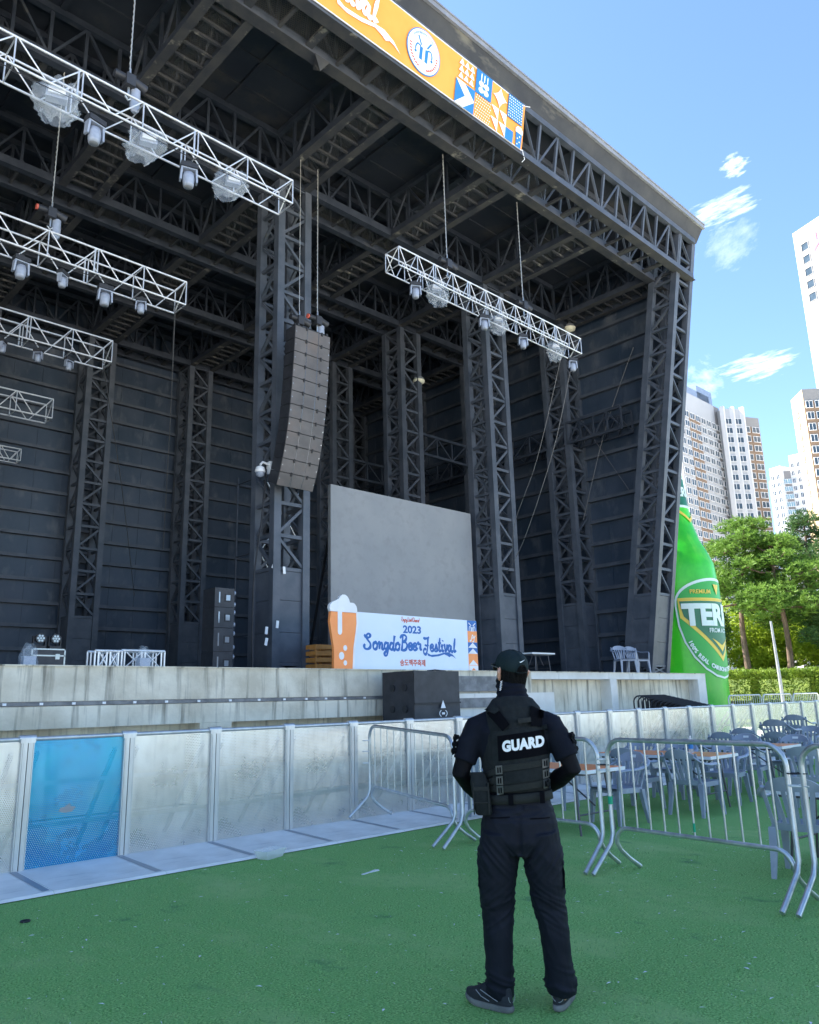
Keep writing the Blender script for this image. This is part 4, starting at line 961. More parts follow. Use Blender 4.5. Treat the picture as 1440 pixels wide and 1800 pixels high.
steel_barrier('black_barrier', (22.6, 13.9), (23.6, 13.5), 'black barrier frame standing on the stage behind two plastic chairs', '', h=1.1, bars=11, parts=False, mat='black', fold=True).location.z = SZ
# ---------------------------------------------------------------- plastic chairs and folding tables
ch0 = thing('plastic_chair', '', 'chair', (0, 0, 0), 0, 'grey-blue plastic armchairs around the tables')
# local +Y is the way the sitter faces; the back is at -Y
def bk(u, v):                                                       # point of the curved back: u -1..1 across, v height 0..1
    zz = .40+.45*v; y_ = -.20-.13*v-.02*(1-u*u)+.035*u*u; return V((u*(.22+.02*v), y_, zz))
b = MB()
def slab(mb, fn, nu, nv, th, ax):                                    # sheet with thickness along ax
    ax = V(ax); mb.grid(nu, nv, lambda u, v: fn(u, v)); mb.grid(nu, nv, lambda u, v: fn(1-u, v)-ax*th)
    for fx in (lambda t_: (t_, 0), lambda t_: (1, t_), lambda t_: (1-t_, 1), lambda t_: (0, 1-t_)):
        mb.grid(max(nu, nv), 1, lambda t_, w_: fn(*fx(t_)) - ax*th*w_)
slab(b, lambda u, v: V(((u-.5)*(.43+.03*v), -.20+.43*v, .425+.018*math.cos(u*6.28)*0-.02*math.sin(v*3.14)+.012*v)), 8, 8, .03, (0, 0, 1))
for sx in (-1, 1): b.bar((sx*.225, -.2, .40), (sx*.235, .22, .405), .02, .06)
b.bar((-.235, .22, .405), (.235, .22, .405), .02, .06); b.build('seat', 'plastic', ch0)
b = MB()
slab(b, lambda u, v: (lambda a_: bk(2*u-1, .72+.28*v*math.sqrt(max(0, 1-(2*u-1)**2*.96))) if True else 0)(0), 16, 4, .022, (0, 1, 0))
for k in range(5):
    u0 = -.66+.33*k; slab(b, lambda u, v, u0=u0: bk(u0*(.72+.28*v)+(u-.5)*.16, .02+.72*v), 1, 8, .018, (0, 1, 0))
for sx in (-1, 1): slab(b, lambda u, v, sx=sx: bk(sx*(.90+.1*u*sx if sx > 0 else .90+.1*(1-u)), .02+.78*v) if False else V((sx*(.195+.045*v+.03*u), bk(sx*.9, v).y, .40+.40*v)), 1, 8, .02, (0, 1, 0))
slab(b, lambda u, v: bk((2*u-1)*.86, -.02+.14*v), 8, 2, .02, (0, 1, 0)); b.build('backrest', 'plastic', ch0)
for sx in (-1, 1):
    b = MB(); pts = smooth_pts([(sx*.235, -.335, .76), (sx*.285, -.28, .70), (sx*.29, -.1, .655), (sx*.285, .12, .65), (sx*.275, .2, .63), (sx*.26, .215, .55), (sx*.25, .21, .42)], 4)
    b.tube(pts, .026, 8, flat=.55); b.build('armrest', 'plastic', ch0)
for sx in (-1, 1):
    for fy, ty in ((.2, .235), (-.19, -.26)):
        b = MB(); b.loft([[(sx*x+ox, y_+oy, z_) for ox, oy in ((-w_, -w_*.7), (w_, -w_*.7), (w_, w_*.7), (-w_, w_*.7))] for x, y_, z_, w_ in ((.225, fy, .41, .036), (.235, (fy+ty)/2, .2, .028), (.25, ty, 0, .02))], False)
        b.build('leg', 'plastic', ch0)
cht = snap(ch0)
E_ = R(-90); W_ = R(90)                                             # facing +X, facing -X
chairs = [
 (7.55, 2.93, E_+.15, 0, 'nearest plastic chair, its back towards the camera behind the rightmost barriers'),
 (9.20, 5.85, W_-.25, 0, 'light-faced plastic chair just right of the guard, facing left'),
 (9.9, 7.35, E_+.2, 0, 'dark-backed plastic chair behind the light-faced one next to the guard'),
 (10.45, 6.30, E_, 0, 'dark-backed plastic chair tucked into the long side of the orange table, farther of two'),
 (10.42, 5.42, E_-.1, 0, 'dark-backed plastic chair tucked into the long side of the orange table, nearer of two'),
 (11.75, 5.62, W_+.1, 0, 'plastic chair with a white sticker across the orange table, facing left, nearest of its side'),
 (11.95, 6.55, W_, 0, 'plastic chair across the orange table behind the water bottle'),
 (12.1, 7.35, W_, 0, 'plastic chair across the orange table, farthest of its side'),
 (12.85, 5.75, E_+.1, 0, 'dark-backed plastic chair tucked into the pale table, nearer of two'),
 (12.9, 6.6, E_, 0, 'plastic chair behind the dark-backed one at the pale table'),
 (14.15, 5.6, W_, 0, 'light-faced plastic chair with a white sticker at the far side of the pale table'),
 (14.25, 6.5, W_, 0, 'light-faced plastic chair left of the stickered one at the pale table'),
 (8.2, 7.25, E_+.5, 0, 'plastic chair half hidden by the guard\'s right elbow'),
 (7.55, 6.15, E_, 0, 'plastic chair with only its seat and legs in view beside the guard\'s right hip'),
 (15.4, 7.2, E_, 0, 'dark-backed plastic chair farther back, in front of the far barrier panels'),
 (15.7, 6.3, E_, 0, 'dark-backed plastic chair beyond the pale table near the right edge'),
 (15.7, 6.3, E_, .22, 'upper plastic chair stacked on the one beyond the pale table'),
 (17.9, 6.7, W_, 0, 'light-faced plastic chair in the back row at right'),
 (19.0, 7.2, E_, 0, 'plastic chair in the back row before the far barrier panels'),
 (19.0, 7.2, E_, .22, 'plastic chair stacked on another in the back row before the far barrier panels'),
 (20.2, 6.5, W_, 0, 'light-faced plastic chair at the far right of the back row'),
 (18.3, 5.4, E_, 0, 'plastic chair at the right edge beyond the barrier corner'),
 (15.6, 5.2, E_, 0, 'plastic chair near the right edge beyond the barrier corner, back to the camera'),
 (11.6, 4.35, E_+.2, 0, 'plastic chair standing alone between the orange table and the nearest chair'),
 (13.7, 4.25, W_, 0, 'light-faced plastic chair near the right edge, in front of the pale table'),
 (17.2, 7.6, E_, 0, 'plastic chair close to the far barrier panels, left in the back row'),
 (21.6, 7.2, E_, 0, 'plastic chair at the far end of the back row by the barrier panels'),
]
for i, (x, y_, rz, dz, lb) in enumerate(chairs):
    o = ch0 if i == 0 else dup(ch0, (x, y_, dz), rz, lb, cht)
    o.location = (x, y_, dz); o.rotation_euler = (0, 0, rz); o['label'] = lb
    if 'sticker' in lb or i in (1, 6, 10):
        b = MB(); q = [bk(u, v)+V((0, .004, 0)) for u, v in ((-.2, .83), (.2, .83), (.2, .91), (-.2, .91))]; b.add(q+[p_+V((0, .003, 0)) for p_ in q], [(0, 1, 2, 3), (4, 7, 6, 5), (0, 4, 5, 1), (1, 5, 6, 2), (2, 6, 7, 3), (3, 7, 4, 0)]); b.build('sticker', 'white', o)
for x, y_, rz, lb in ((20.98, 12.72, R(150), 'left of two plastic chairs standing on the stage near the portal column'), (21.68, 12.7, R(165), 'right of two plastic chairs standing on the stage near the portal column')):
    o = dup(ch0, (x, y_, SZ), rz, lb, cht); o['group'] = 'plastic chairs on the stage'
def table(label, x, y_, rz, top, wd=.76, ln=1.8, h=.73, cover=True, z=0.):
    t = thing('folding_table', label, 'table', (x, y_, z), rz, 'folding tables')
    b = MB(); b.box((0, 0, h-.02), (wd, ln, .04)); b.build('tabletop', 'tablewhite', t)
    if cover: b = MB(); b.box((0, 0, h+.003), (wd-.05, ln-.05, .004)); b.build('table_cover', top, t)
    b = MB(); b.box((0, 0, h-.055), (wd-.12, ln-.2, .025)); b.build('apron', 'legsteel', t)
    for sy in (-1, 1):
        for sx in (-1, 1):
            b = MB(); b.tube([(sx*(wd/2-.08), sy*(ln/2-.25), h-.05), (sx*(wd/2-.05), sy*(ln/2-.18), .0)], .014, 8); b.build('leg', 'legsteel', t)
        b = MB(); b.tube([(-wd/2+.06, sy*(ln/2-.2), .22), (wd/2-.06, sy*(ln/2-.2), .22)], .011, 6); b.tube([(0, sy*(ln/2-.2), .3), (0, sy*.15, h-.06)], .01, 6); b.build('brace', 'legsteel', t)
    return t
table('folding table with an orange top just right of the guard', 8.42, 6.35, -.05, 'tableorange')
table('folding table with an orange top and a water bottle on it, behind the taped barrier', 10.98, 6.15, .0, 'tableorange', .84, 1.85)
table('folding table with a pale orange top near the right edge', 13.4, 6.15, .0, 'tableorange')
table('white folding table at the right edge beside the nearest chair', 8.1, 2.6, -.1, 'tablewhite', .6, 1.6, .66, False)
table('small white folding table standing on the stage', 18.95, 14.45, R(90), 'tablewhite', .6, 1.1, .66, False, z=SZ)
t = thing('water_bottle', 'small clear water bottle with a blue label on the orange table', 'bottle', (11.05, 5.75, .737))
b = MB(); b.lathe([(.03, 0), (.034, .01), (.034, .15), (.03, .18), (.013, .215), (.013, .22)], 14); b.build('body', 'clear', t)
b = MB(); b.lathe([(.0355, .06), (.0355, .13)], 14); b.build('label_band', 'bannerblue', t)
b = MB(); b.lathe([(.016, .218), (.016, .24)], 10); b.build('cap', 'white', t)
# ---------------------------------------------------------------- litter on the turf
t = thing('plastic_tray', 'clear plastic food tray lying on its side at the ramp edge', 'litter', (5.0, 7.42, 0), .3)
b = MB(); b.loft([[(x*s1, y_*s1, z_) for x, y_ in ((-.16, -.09), (.16, -.09), (.16, .09), (-.16, .09))] for z_, s1 in ((.005, .75), (.09, 1.), (.092, 1.06))], False); b.build('tray', 'clear', t)
def flat_piece(name, label, cat, x, y_, rz, pts, mat, th=.006):
    b = MB(); b.prism(pts, lambda u, v, w_: (u, v, w_+.002), th); o = b.build(name, mat); o.location = (x, y_, 0); o.rotation_euler = (0, 0, rz); tag(o, label, cat); return o
flat_piece('plastic_strip', 'white plastic strip lying on the turf left of the guard', 'litter', 5.2, 6.05, .2, [(-.12, -.012), (.0, -.01), (.1, -.03), (.125, .0), (.1, .03), (.0, .012), (-.12, .014)], 'white')
mb = MB(); mb.tube([(.032*math.cos(a_*.6), .032*math.sin(a_*.6), .009) for a_ in range(11)], .007, 8); o = mb.build('rubber_ring', 'black'); o.location = (2.35, 6.75, 0); tag(o, 'small black rubber ring on the turf at the left', 'litter')
mb = MB(); r3 = random.Random(5)
for k in range(1250):
    if k < 900: x, y_ = r3.uniform(1.0, 8.5), r3.uniform(.6, 7.4)
    else: x, y_ = r3.uniform(6.5, 14), r3.uniform(3.2, 7.4)
    sz = .004+.016*r3.random()**3; a_ = r3.uniform(0, 6.28); el = r3.uniform(.3, 1)
    c, s_ = math.cos(a_)*sz, math.sin(a_)*sz; zz = .006+.006*r3.random()
    mb.add([(x-c, y_-s_, zz), (x+s_*el*.5, y_-c*el*.5, zz+.004), (x+c*1.6, y_+s_*1.6, zz+.002), (x-s_*el*.4, y_+c*el*.6, zz+.003)], [(0, 1, 2, 3)])
tag(mb.build('paper_scraps', 'zip'), kind='stuff')
# short blades that roughen the near turf
mb = MB(); r4 = random.Random(9)
for k in range(42000):
    d = 2.2+7.0*r4.random()**1.7; a_ = R(46)+R(r4.uniform(-31, 31)); x, y_ = d*math.cos(a_), d*math.sin(a_)
    if y_ > 7.45: continue
    h_ = r4.uniform(.010, .02); q = r4.uniform(0, 6.28); wd = .0022; lx, ly = r4.uniform(-.01, .01), r4.uniform(-.01, .01)
    mb.add([(x-wd*math.cos(q), y_-wd*math.sin(q), 0), (x+wd*math.cos(q), y_+wd*math.sin(q), 0), (x+lx, y_+ly, h_)], [(0, 1, 2)])
M['blade'] = pm('turf_blade', (.06, .20, .05), (.27, .52, .16), .7, 0, 25)
tag(mb.build('turf_blades', 'blade'), kind='stuff')

# ---------------------------------------------------------------- giant inflatable bottle
BC = V((28.1, 14.55, 0))
prof = [(1.30, 0), (1.45, .35), (1.47, .8), (1.48, 2.0), (1.50, 4.6), (1.50, 5.7), (1.46, 6.35), (1.28, 6.85), (1.06, 7.3), (.86, 7.95), (.74, 8.8), (.67, 9.7), (.62, 10.6), (.60, 11.4), (.64, 11.5), (.64, 11.9), (.5, 12.0)]
def rad(z_):
    for (a_, z0), (c, z1) in zip(prof, prof[1:]):
        if z0 <= z_ <= z1: return a_+(c-a_)*(z_-z0)/(z1-z0)
    return prof[-1][0]
FACE = R(-91)                                         # the label's middle looks towards the audience, away to the right
def cyl(u, v, w_=0.):
    v = .944*v+.571; r_ = rad(v)+w_; a_ = FACE + u/1.86; return V((BC.x+r_*math.cos(a_), BC.y+r_*math.sin(a_), v))
M['bottle'] = pm('glossy_green_vinyl', (.012, .42, .015), (.06, .62, .02), .28, 0, .55, lo=.4, hi=.6, bump=.06, bscale=1.0, c3=(.22, .72, .04), s3=.6, lo3=.50, hi3=.66, st3=(1.3, 1.3, .45))
M['bottle'].node_tree.nodes['Principled BSDF'].inputs['Subsurface Weight'].default_value = .0
M['labelgreen'] = pm('label_dark_green', (.0, .13, .06), (.0, .17, .075), .4, 0, 1.5)
M['labelmid'] = pm('label_mid_green', (.012, .36, .05), (.012, .40, .05), .4, 0, 1.5)
M['gold'] = pm('label_gold', (.75, .55, .06), None, .4)
M['silver'] = pm('label_silver', (.66, .78, .74), None, .35)
ib = thing('inflatable_bottle', 'giant green inflatable beer bottle beside the right end of the stage', 'inflatable bottle', BC)
mb = MB(); zz = []
for (a_, z0), (c, z1) in zip(prof, prof[1:]):
    n = max(1, int((z1-z0)/.18)); zz += [z0+(z1-z0)*k/n for k in range(n)]
zz.append(prof[-1][1])
def seam(a_, z_): return 1+.006*math.cos(a_*12)*(z_ < 6.2)-.03*abs(math.sin(a_*4.5))*math.exp(-((z_-7.0)/.5)**2)
mb.loft([[(BC.x+rad(z_)*seam(k*math.pi/36, z_)*math.cos(k*math.pi/36), BC.y+rad(z_)*seam(k*math.pi/36, z_)*math.sin(k*math.pi/36), z_) for k in range(72)] for z_ in zz]); mb.build('bottle_skin', 'bottle', ib, world=True)
def strips(P2, fs, du=.09):
    """cut flat faces along vertical lines so that they can be wrapped on the bottle"""
    out = []; key = {}; vs = []
    def vid(p_):
        k = (round(p_[0], 5), round(p_[1], 5))
        if k not in key: key[k] = len(vs); vs.append(k)
        return key[k]
    def clip(poly, c, sgn):
        res = []
        for i in range(len(poly)):
            a_, b_ = poly[i], poly[(i+1) % len(poly)]; da, db = (a_[0]-c)*sgn, (b_[0]-c)*sgn
            if da >= 0: res.append(a_)
            if da*db < 0: t_ = da/(da-db); res.append((a_[0]+(b_[0]-a_[0])*t_, a_[1]+(b_[1]-a_[1])*t_))
        return res
    for f in fs:
        poly = [P2[i] for i in f]; k0 = math.floor(min(p_[0] for p_ in poly)/du); k1 = math.floor(max(p_[0] for p_ in poly)/du)
        for k in range(k0, k1+1):
            q = clip(clip(poly, k*du, 1), (k+1)*du, -1)
            ids = [vid(p_) for p_ in q]; ids = [a_ for i, a_ in enumerate(ids) if a_ != ids[i-1]]
            if len(ids) >= 3: out.append(tuple(ids))
    return vs, out
def wrap(name, polys, mat, off, hw=None):
    mb = MB()
    for poly in polys:
        tri = tessellate_polygon([[V((u, v, 0)) for u, v in poly]]); P2, fs = strips(poly, [tuple(q) for q in tri])
        # also cut in v through a finer radius lookup
        mb.add([cyl(u, v, off) for u, v in P2], fs, True)
    return mb.build(name, mat, ib, world=True)
def shield(k, top=5.35, bot=1.62):
    w1 = 2.05*k; pts = []
    for i in range(25):
        a_ = math.pi-i*math.pi/24; pts.append((w1*math.cos(a_), top-1.0-.0 + (1.0*k)*math.sin(a_)**.8*1.0))
    pts += [(w1*.97, 3.6), (w1*.88, 3.0), (w1*.72, 2.45), (w1*.5, 2.02), (w1*.25, 1.76), (0, bot+.06), (-w1*.25, 1.76), (-w1*.5, 2.02), (-w1*.72, 2.45), (-w1*.88, 3.0), (-w1*.97, 3.6)]
    cy = 3.6; return [(u, cy+(v-cy)*k) for u, v in pts]
def sub(poly, n=3): return [(a_[0]+(b_[0]-a_[0])*j/n, a_[1]+(b_[1]-a_[1])*j/n) for a_, b_ in zip(poly, poly[1:]+poly[:1]) for j in range(n)]
wrap('label_border', [shield(1.04)], 'silver', .035); wrap('label_field', [shield(1.0)], 'labelmid', .045)
wrap('label_shield', [[(-2.0, 4.60), (2.0, 4.60), (1.95, 3.9), (0, 2.25), (-1.95, 3.9)], ], 'gold', .055)
wrap('label_shield', [[(-1.94, 4.54), (1.94, 4.54), (1.80, 3.95), (0, 2.45), (-1.80, 3.95)]], 'labelgreen', .065)
wrap('label_band', [[(-2.0, 4.60), (2.0, 4.60), (2.0, 4.66), (-2.0, 4.66)], [(-.22, 5.2), (0, 4.78), (.22, 5.2)]], 'gold', .075)
wrap('label_chevron', [[(-.62, 3.12), (0, 2.62), (.62, 3.12), (0, 2.86)]], 'gold', .075)
text('lettering', 'TERRA', 'silver', ib, lambda u, v, w_: cyl(u, 4.02+v, .08+w_), width=3.75, height=.86, offset=.05, tris=strips, th=.008)
text('lettering', 'PREMIUM', 'gold', ib, lambda u, v, w_: cyl(u-.95, 4.90+v, .08+w_), width=1.0, height=.16, offset=.02, tris=strips, th=.006)
text('lettering', 'FROM AGT', 'silver', ib, lambda u, v, w_: cyl(u-.1, 3.42+v, .085+w_), width=1.25, height=.17, offset=.015, tris=strips, th=.006)
arc_s = '100% REAL CARBONATED BEER'
for k, chh in enumerate(arc_s):
    if chh == ' ': continue
    f = k/(len(arc_s)-1); a_ = math.pi*1.10 + f*math.pi*.62; cx, cz = 1.72*math.cos(a_), 3.45+1.5*math.sin(a_)
    tx, tz = -1.72*math.sin(a_), 1.5*math.cos(a_); L_ = math.hypot(tx, tz); tx /= L_; tz /= L_
    text('lettering', chh, 'silver', ib, lambda u, v, w_, cx=cx, cz=cz, tx=tx, tz=tz: cyl(cx+u*tx-v*tz, cz+u*tz+v*tx, .085+w_), size=.21, offset=.012, tris=strips, th=.005)
def ncyl(u, v, w_=0.): return cyl(u*1.86/rad(v), (v-.571)/.944, w_)
mb = MB()
for v0, v1, mt in ((8.55, 8.65, 0), (9.75, 9.82, 0)):
    mb.lathe([(rad(v0)+.02, v0), (rad(v1)+.02, v1)], 40, (BC.x, BC.y, 0))
mb.build('neck_band', 'silver', ib, world=True)
mb = MB(); mb.lathe([(rad(z_)+.012, z_) for z_ in (8.66, 9.0, 9.4, 9.74)], 40, (BC.x, BC.y, 0)); mb.build('neck_label', 'labelgreen', ib, world=True)
text('lettering', 'TERRA', 'silver', ib, lambda u, v, w_: ncyl(u, 9.2+v, .03+w_), width=1.3, height=.4, offset=.04, tris=strips, th=.008)
mb = MB()
for q in ([(-.6, 8.55), (0, 8.1), (.6, 8.55), (.6, 8.42), (0, 7.96), (-.6, 8.42)],):
    tri = tessellate_polygon([[V((u, v, 0)) for u, v in q]]); P2, fs = strips(q, [tuple(x) for x in tri]); mb.add([ncyl(u, v, .035) for u, v in P2], fs, True)
mb.build('neck_chevron', 'gold', ib, world=True)

# ---------------------------------------------------------------- trees, hedge and shrubs
def leafmat(name, a_, b_): 
    m_ = pm(name, a_, b_, .6, 0, 1.3, lo=.3, hi=.7, spec=.3); p_ = m_.node_tree.nodes['Principled BSDF']; t_ = m_.node_tree
    tl = N(t_, 'ShaderNodeBsdfTranslucent'); ms = N(t_, 'ShaderNodeMixShader'); ms.inputs[0].default_value = .35
    src = p_.inputs['Base Color'].links[0].from_socket; t_.links.new(src, tl.inputs[0])
    t_.links.new(p_.outputs[0], ms.inputs[1]); t_.links.new(tl.outputs[0], ms.inputs[2]); t_.links.new(ms.outputs[0], t_.nodes['Material Output'].inputs[0]); return m_
M['pine'] = leafmat('pine_needles', (.085, .18, .028), (.19, .32, .05))
M['pine2'] = leafmat('dark_pine_needles', (.045, .11, .03), (.09, .17, .05))
M['leaf'] = leafmat('bright_leaves', (.20, .31, .02), (.34, .44, .03))
M['hedgeleaf'] = leafmat('hedge_leaves', (.09, .175, .018), (.20, .28, .025))
M['bark'] = pm('pine_bark', (.10, .065, .045), (.2, .14, .1), .9, 0, 3, stretch=(3, 3, .6), bump=.6, bscale=6)
def tuft(mb, c, r_, rn, n=9, ln=.30):
    """one spray of needles: thin blades fanned outward and up"""
    for k in range(n):
        a_ = rn.uniform(0, 6.28); el = rn.uniform(-.1, 1.2); d = V((math.cos(a_)*math.cos(el), math.sin(a_)*math.cos(el), math.sin(el)))
        s_ = d.cross(V((rn.uniform(-1, 1), rn.uniform(-1, 1), .3))).normalized()*r_; e = c+d*ln*rn.uniform(.6, 1.1)
        mb.add([c-s_*.5, c+s_*.5, e+s_*.35, e-s_*.35], [(0, 1, 2, 3)])
def pine(label, x, y_, h_, lean_, pads, seed, mat='pine', trunk_r=.19, bare=.45):
    z0 = bank(x, y_); t = thing('pine_tree', label, 'tree', (x, y_, z0), 0, 'pine trees behind the green bottle'); rn = random.Random(seed)
    def ax(f): return V((lean_[0]*f+.22*math.sin(f*5+seed), lean_[1]*f+.2*math.sin(f*4+seed*2), h_*f))
    b = MB(); b.tube([ax(k/12*.94) for k in range(13)], [trunk_r*(1-.72*k/12) for k in range(13)], 10); tr = b.build('trunk', 'bark', t)
    lb_ = MB(); cr = MB()
    for (f, ang, out_, rad_, hgt) in pads:
        base = ax(f); c = base + V((math.cos(ang)*out_, math.sin(ang)*out_, hgt)); m_ = (base+c)/2 + V((0, 0, -.15))
        lb_.tube([base, m_, c], [.07, .05, .025], 6)
        n = int(125*rad_*rad_)
        for k in range(n):
            q = V((rn.gauss(0, 1), rn.gauss(0, 1), rn.gauss(0, 1))).normalized()*rn.random()**.4
            w_ = 1+.35*noise.noise(q*1.7+V((seed, f*9, ang)))
            p_ = c+V((q.x*rad_*w_, q.y*rad_*w_, q.z*rad_*.48*w_ + .1))
            tuft(cr, p_, .042, rn, 8, .26)
            if k % 16 == 0: lb_.tube([c, (c+p_)/2+V((0, 0, -.05)), p_], [.03, .018, .008], 5)
    lb_.build('limb', 'bark', tr); cr.build('crown', mat, t)
    return t
def pads(seed, n, f0, f1, rmax, rads):
    rn = random.Random(seed); out = []
    for k in range(n):
        f = f0+(f1-f0)*(k+rn.random()*.6)/n; tt = (f-f0)/(f1-f0)
        out.append((f, k*2.4+rn.uniform(-.5, .5), rmax*(1.05-.8*tt)*rn.uniform(.55, 1.05), rads*(1.1-.35*tt)*rn.uniform(.8, 1.2), rn.uniform(-.1, .5)))
    return out
pine('tall pine tree with a crooked dark trunk, just right of the green bottle', 45.9, 19.9, 8.9, (.65, -.55), pads(3, 16, .42, .99, 2.5, 1.25), 3.)
pine('broad pine tree with a straight reddish trunk, right of the crooked one', 46.2, 17.75, 8.0, (.1, .0), pads(8, 17, .40, .98, 2.8, 1.3), 8.)
pine('pine tree at the right edge with a darker open crown', 51.5, 17.6, 9.6, (.1, .2), pads(13, 13, .45, .98, 2.7, 1.2), 13., 'pine2')
pine('small dark pine tree low at the right edge', 47.5, 15.5, 4.2, (-.2, .3), pads(21, 8, .3, .95, 1.5, 1.0), 21., 'pine2', .12)
def shrub(name, label, cat, x, y_, rx, ry, rz_, n, seed, mat, grp=None, boxy=False, leaf=.13):
    z0 = bank(x, y_); t = thing(name, label, cat, (x, y_, z0), R(24)-R(90) if boxy else 0, grp); rn = random.Random(seed)
    b = MB(); st_ = MB()
    for k in range(n):
        if boxy:
            q = V((rn.uniform(-1, 1), rn.uniform(-1, 1), rn.uniform(0, 1)))
            ax_ = rn.choice((0, 1, 2, 2)); q[ax_] = (1 if ax_ == 2 else rn.choice((-1, 1)))*rn.uniform(.85, 1.02)
            p_ = V((q.x*rx, q.y*ry, q.z*rz_*(1+.13*noise.noise(V((q.x*4, q.y*3, seed)))) ))
        else:
            q = V((rn.gauss(0, 1), rn.gauss(0, 1), rn.gauss(0, 1))).normalized()*rn.random()**.33; w_ = 1+.4*noise.noise(q*2+V((seed, 0, 0)))
            p_ = V((q.x*rx*w_, q.y*ry*w_, rz_*(.55+.5*q.z*w_)))
        d = V((rn.uniform(-1, 1), rn.uniform(-1, 1), rn.uniform(-.3, 1))).normalized(); s_ = d.cross(V((rn.uniform(-1, 1), rn.uniform(-1, 1), rn.uniform(-1, 1)))).normalized()
        l_ = leaf*rn.uniform(.6, 1.3); b.add([p_-s_*l_*.3, p_+d*l_*.5-s_*l_*.1, p_+d*l_+s_*l_*.0, p_+d*l_*.45+s_*l_*.35], [(0, 1, 2, 3)])
    b.build('foliage', mat, t)
    for k in range(7): a_ = k*.9; st_.tube([(0+.1*math.cos(a_), .1*math.sin(a_), 0), (rx*.5*math.cos(a_), ry*.5*math.sin(a_), rz_*.6)], [.03, .012], 5)
    st_.build('stems', 'bark', t); return t
G3 = 'bright shrubs growing under and behind the pines'
for k, (x, y_, rx, ry, rz_, n, mat, lb) in enumerate((
  (47.5, 23.3, 1.8, 1.8, 4.6, 5200, 'pine2', 'dark green shrub close beside the green bottle'),
  (50.5, 22.2, 2.2, 2.2, 4.6, 5200, 'leaf', 'bright yellow-green shrub left of the crooked pine trunk'),
  (52.0, 20.3, 2.2, 2.2, 3.6, 5000, 'leaf', 'bright yellow-green shrub between the two pine trunks'),
  (52.5, 18.3, 2.0, 2.0, 4.8, 5000, 'pine', 'tall green shrub behind the straight pine trunk'),
  (50.0, 17.0, 2.0, 2.0, 2.9, 4500, 'leaf', 'low yellow-green shrub right of the straight pine trunk'),
  (54.0, 16.8, 2.4, 2.4, 4.8, 4800, 'leaf', 'large yellow-green shrub at the right edge behind the pines'),
  (56.5, 22.5, 3.0, 3.0, 6.5, 5200, 'pine2', 'tall dark green shrub far behind the pines'),
  (57.5, 18.0, 3.0, 3.0, 6.0, 5200, 'pine', 'broad green shrub far behind the pines at right'), (49.5, 20.8, 1.5, 1.5, 1.6, 3000, 'leaf', 'low yellow-green shrub at the foot of the crooked pine'),
  (51.5, 15.2, 1.8, 1.8, 2.2, 3500, 'leaf', 'low yellow-green shrub beside the small dark pine'), (60.5, 20.2, 3.2, 3.2, 4.0, 4500, 'pine2', 'wide dark shrub farthest back behind the pines'))):
    shrub('shrub', lb, 'shrub', x, y_, rx, ry, rz_, n, 30+k, mat, G3, leaf=.24)
for k, (x, y_, lb) in enumerate(((41.6, 19.3, 'clipped hedge block beside the green bottle'), (42.7, 16.7, 'clipped hedge block behind the pale pole'), (43.8, 14.1, 'clipped hedge block at the right edge'))):
    shrub('hedge', lb, 'hedge', x, y_, 1.45, .9, 2.0, 9000, 60+k, 'hedgeleaf', 'clipped hedge blocks in front of the pines', True, .14)
t = thing('pole', 'slim pale weathered pole standing in front of the pines', 'pole', (38.9, 15.35, 0))
b = MB(); b.tube([(.0, 0, 0), (-.02, .03, 2.4), (-.06, .08, 4.9)], [.09, .075, .05], 10); b.build('shaft', 'trim', t)
b = MB(); b.tube([(-.04, .05, .5), (-.06, .07, .7)], .12, 10); b.build('collar', 'galv', t)

# ---------------------------------------------------------------- high-rise blocks far behind
M['bwhite'] = pm('facade_white', (.37, .39, .415), (.43, .45, .475), .7, 0, .05)
M['bwhite2'] = pm('facade_bright_white', (.60, .61, .62), None, .7)
M['btan'] = pm('facade_tan', (.20, .135, .09), (.24, .165, .11), .7, 0, .08)
M['bgrey'] = pm('facade_grey', (.20, .20, .20), (.24, .235, .235), .7, 0, .06)
M['bsunlit'] = pm('facade_sunlit_tan', (.56, .42, .26), (.6, .46, .29), .7, 0, .06)  # tan facade with the sunlight put into the colour
M['bglass'] = pm('window_glass', (.03, .05, .07), (.06, .09, .12), .12, 0, .3)
M['bglass2'] = pm('pale_blue_glass', (.16, .30, .38), (.22, .36, .44), .12, 0, .3)
M['brail'] = pm('roof_rail_blue_grey', (.24, .30, .40), None, .4, .3)
def ray_at(px_, py_, dep):
    d = fw*1378.5 + rt*(px_-720) + dn*(py_-900); return V((0, 0, CAMZ)) + d*(dep/1378.5)
def win_mesh(w_, h_, glass):
    b = MB(); b.m = 0; b.add([(-w_/2, -.12, 0), (w_/2, -.12, 0), (w_/2, -.12, h_), (-w_/2, -.12, h_)], [(0, 1, 2, 3)])
    b.m = 1
    for x0, x1, z0, z1 in ((-w_/2-.03, w_/2+.03, -.04, .06), (-w_/2-.03, w_/2+.03, h_-.05, h_+.04), (-w_/2-.03, -w_/2+.05, .062, h_-.052), (w_/2-.05, w_/2+.03, .062, h_-.052), (-.05, .05, .062, h_-.052)): b.span((x0, -.22, z0), (x1, -.02, z1))
    b.m = 0; b.span((-w_/2, -.14, h_*.36), (w_/2, -.121, h_*.42))
    return b
WM = {}
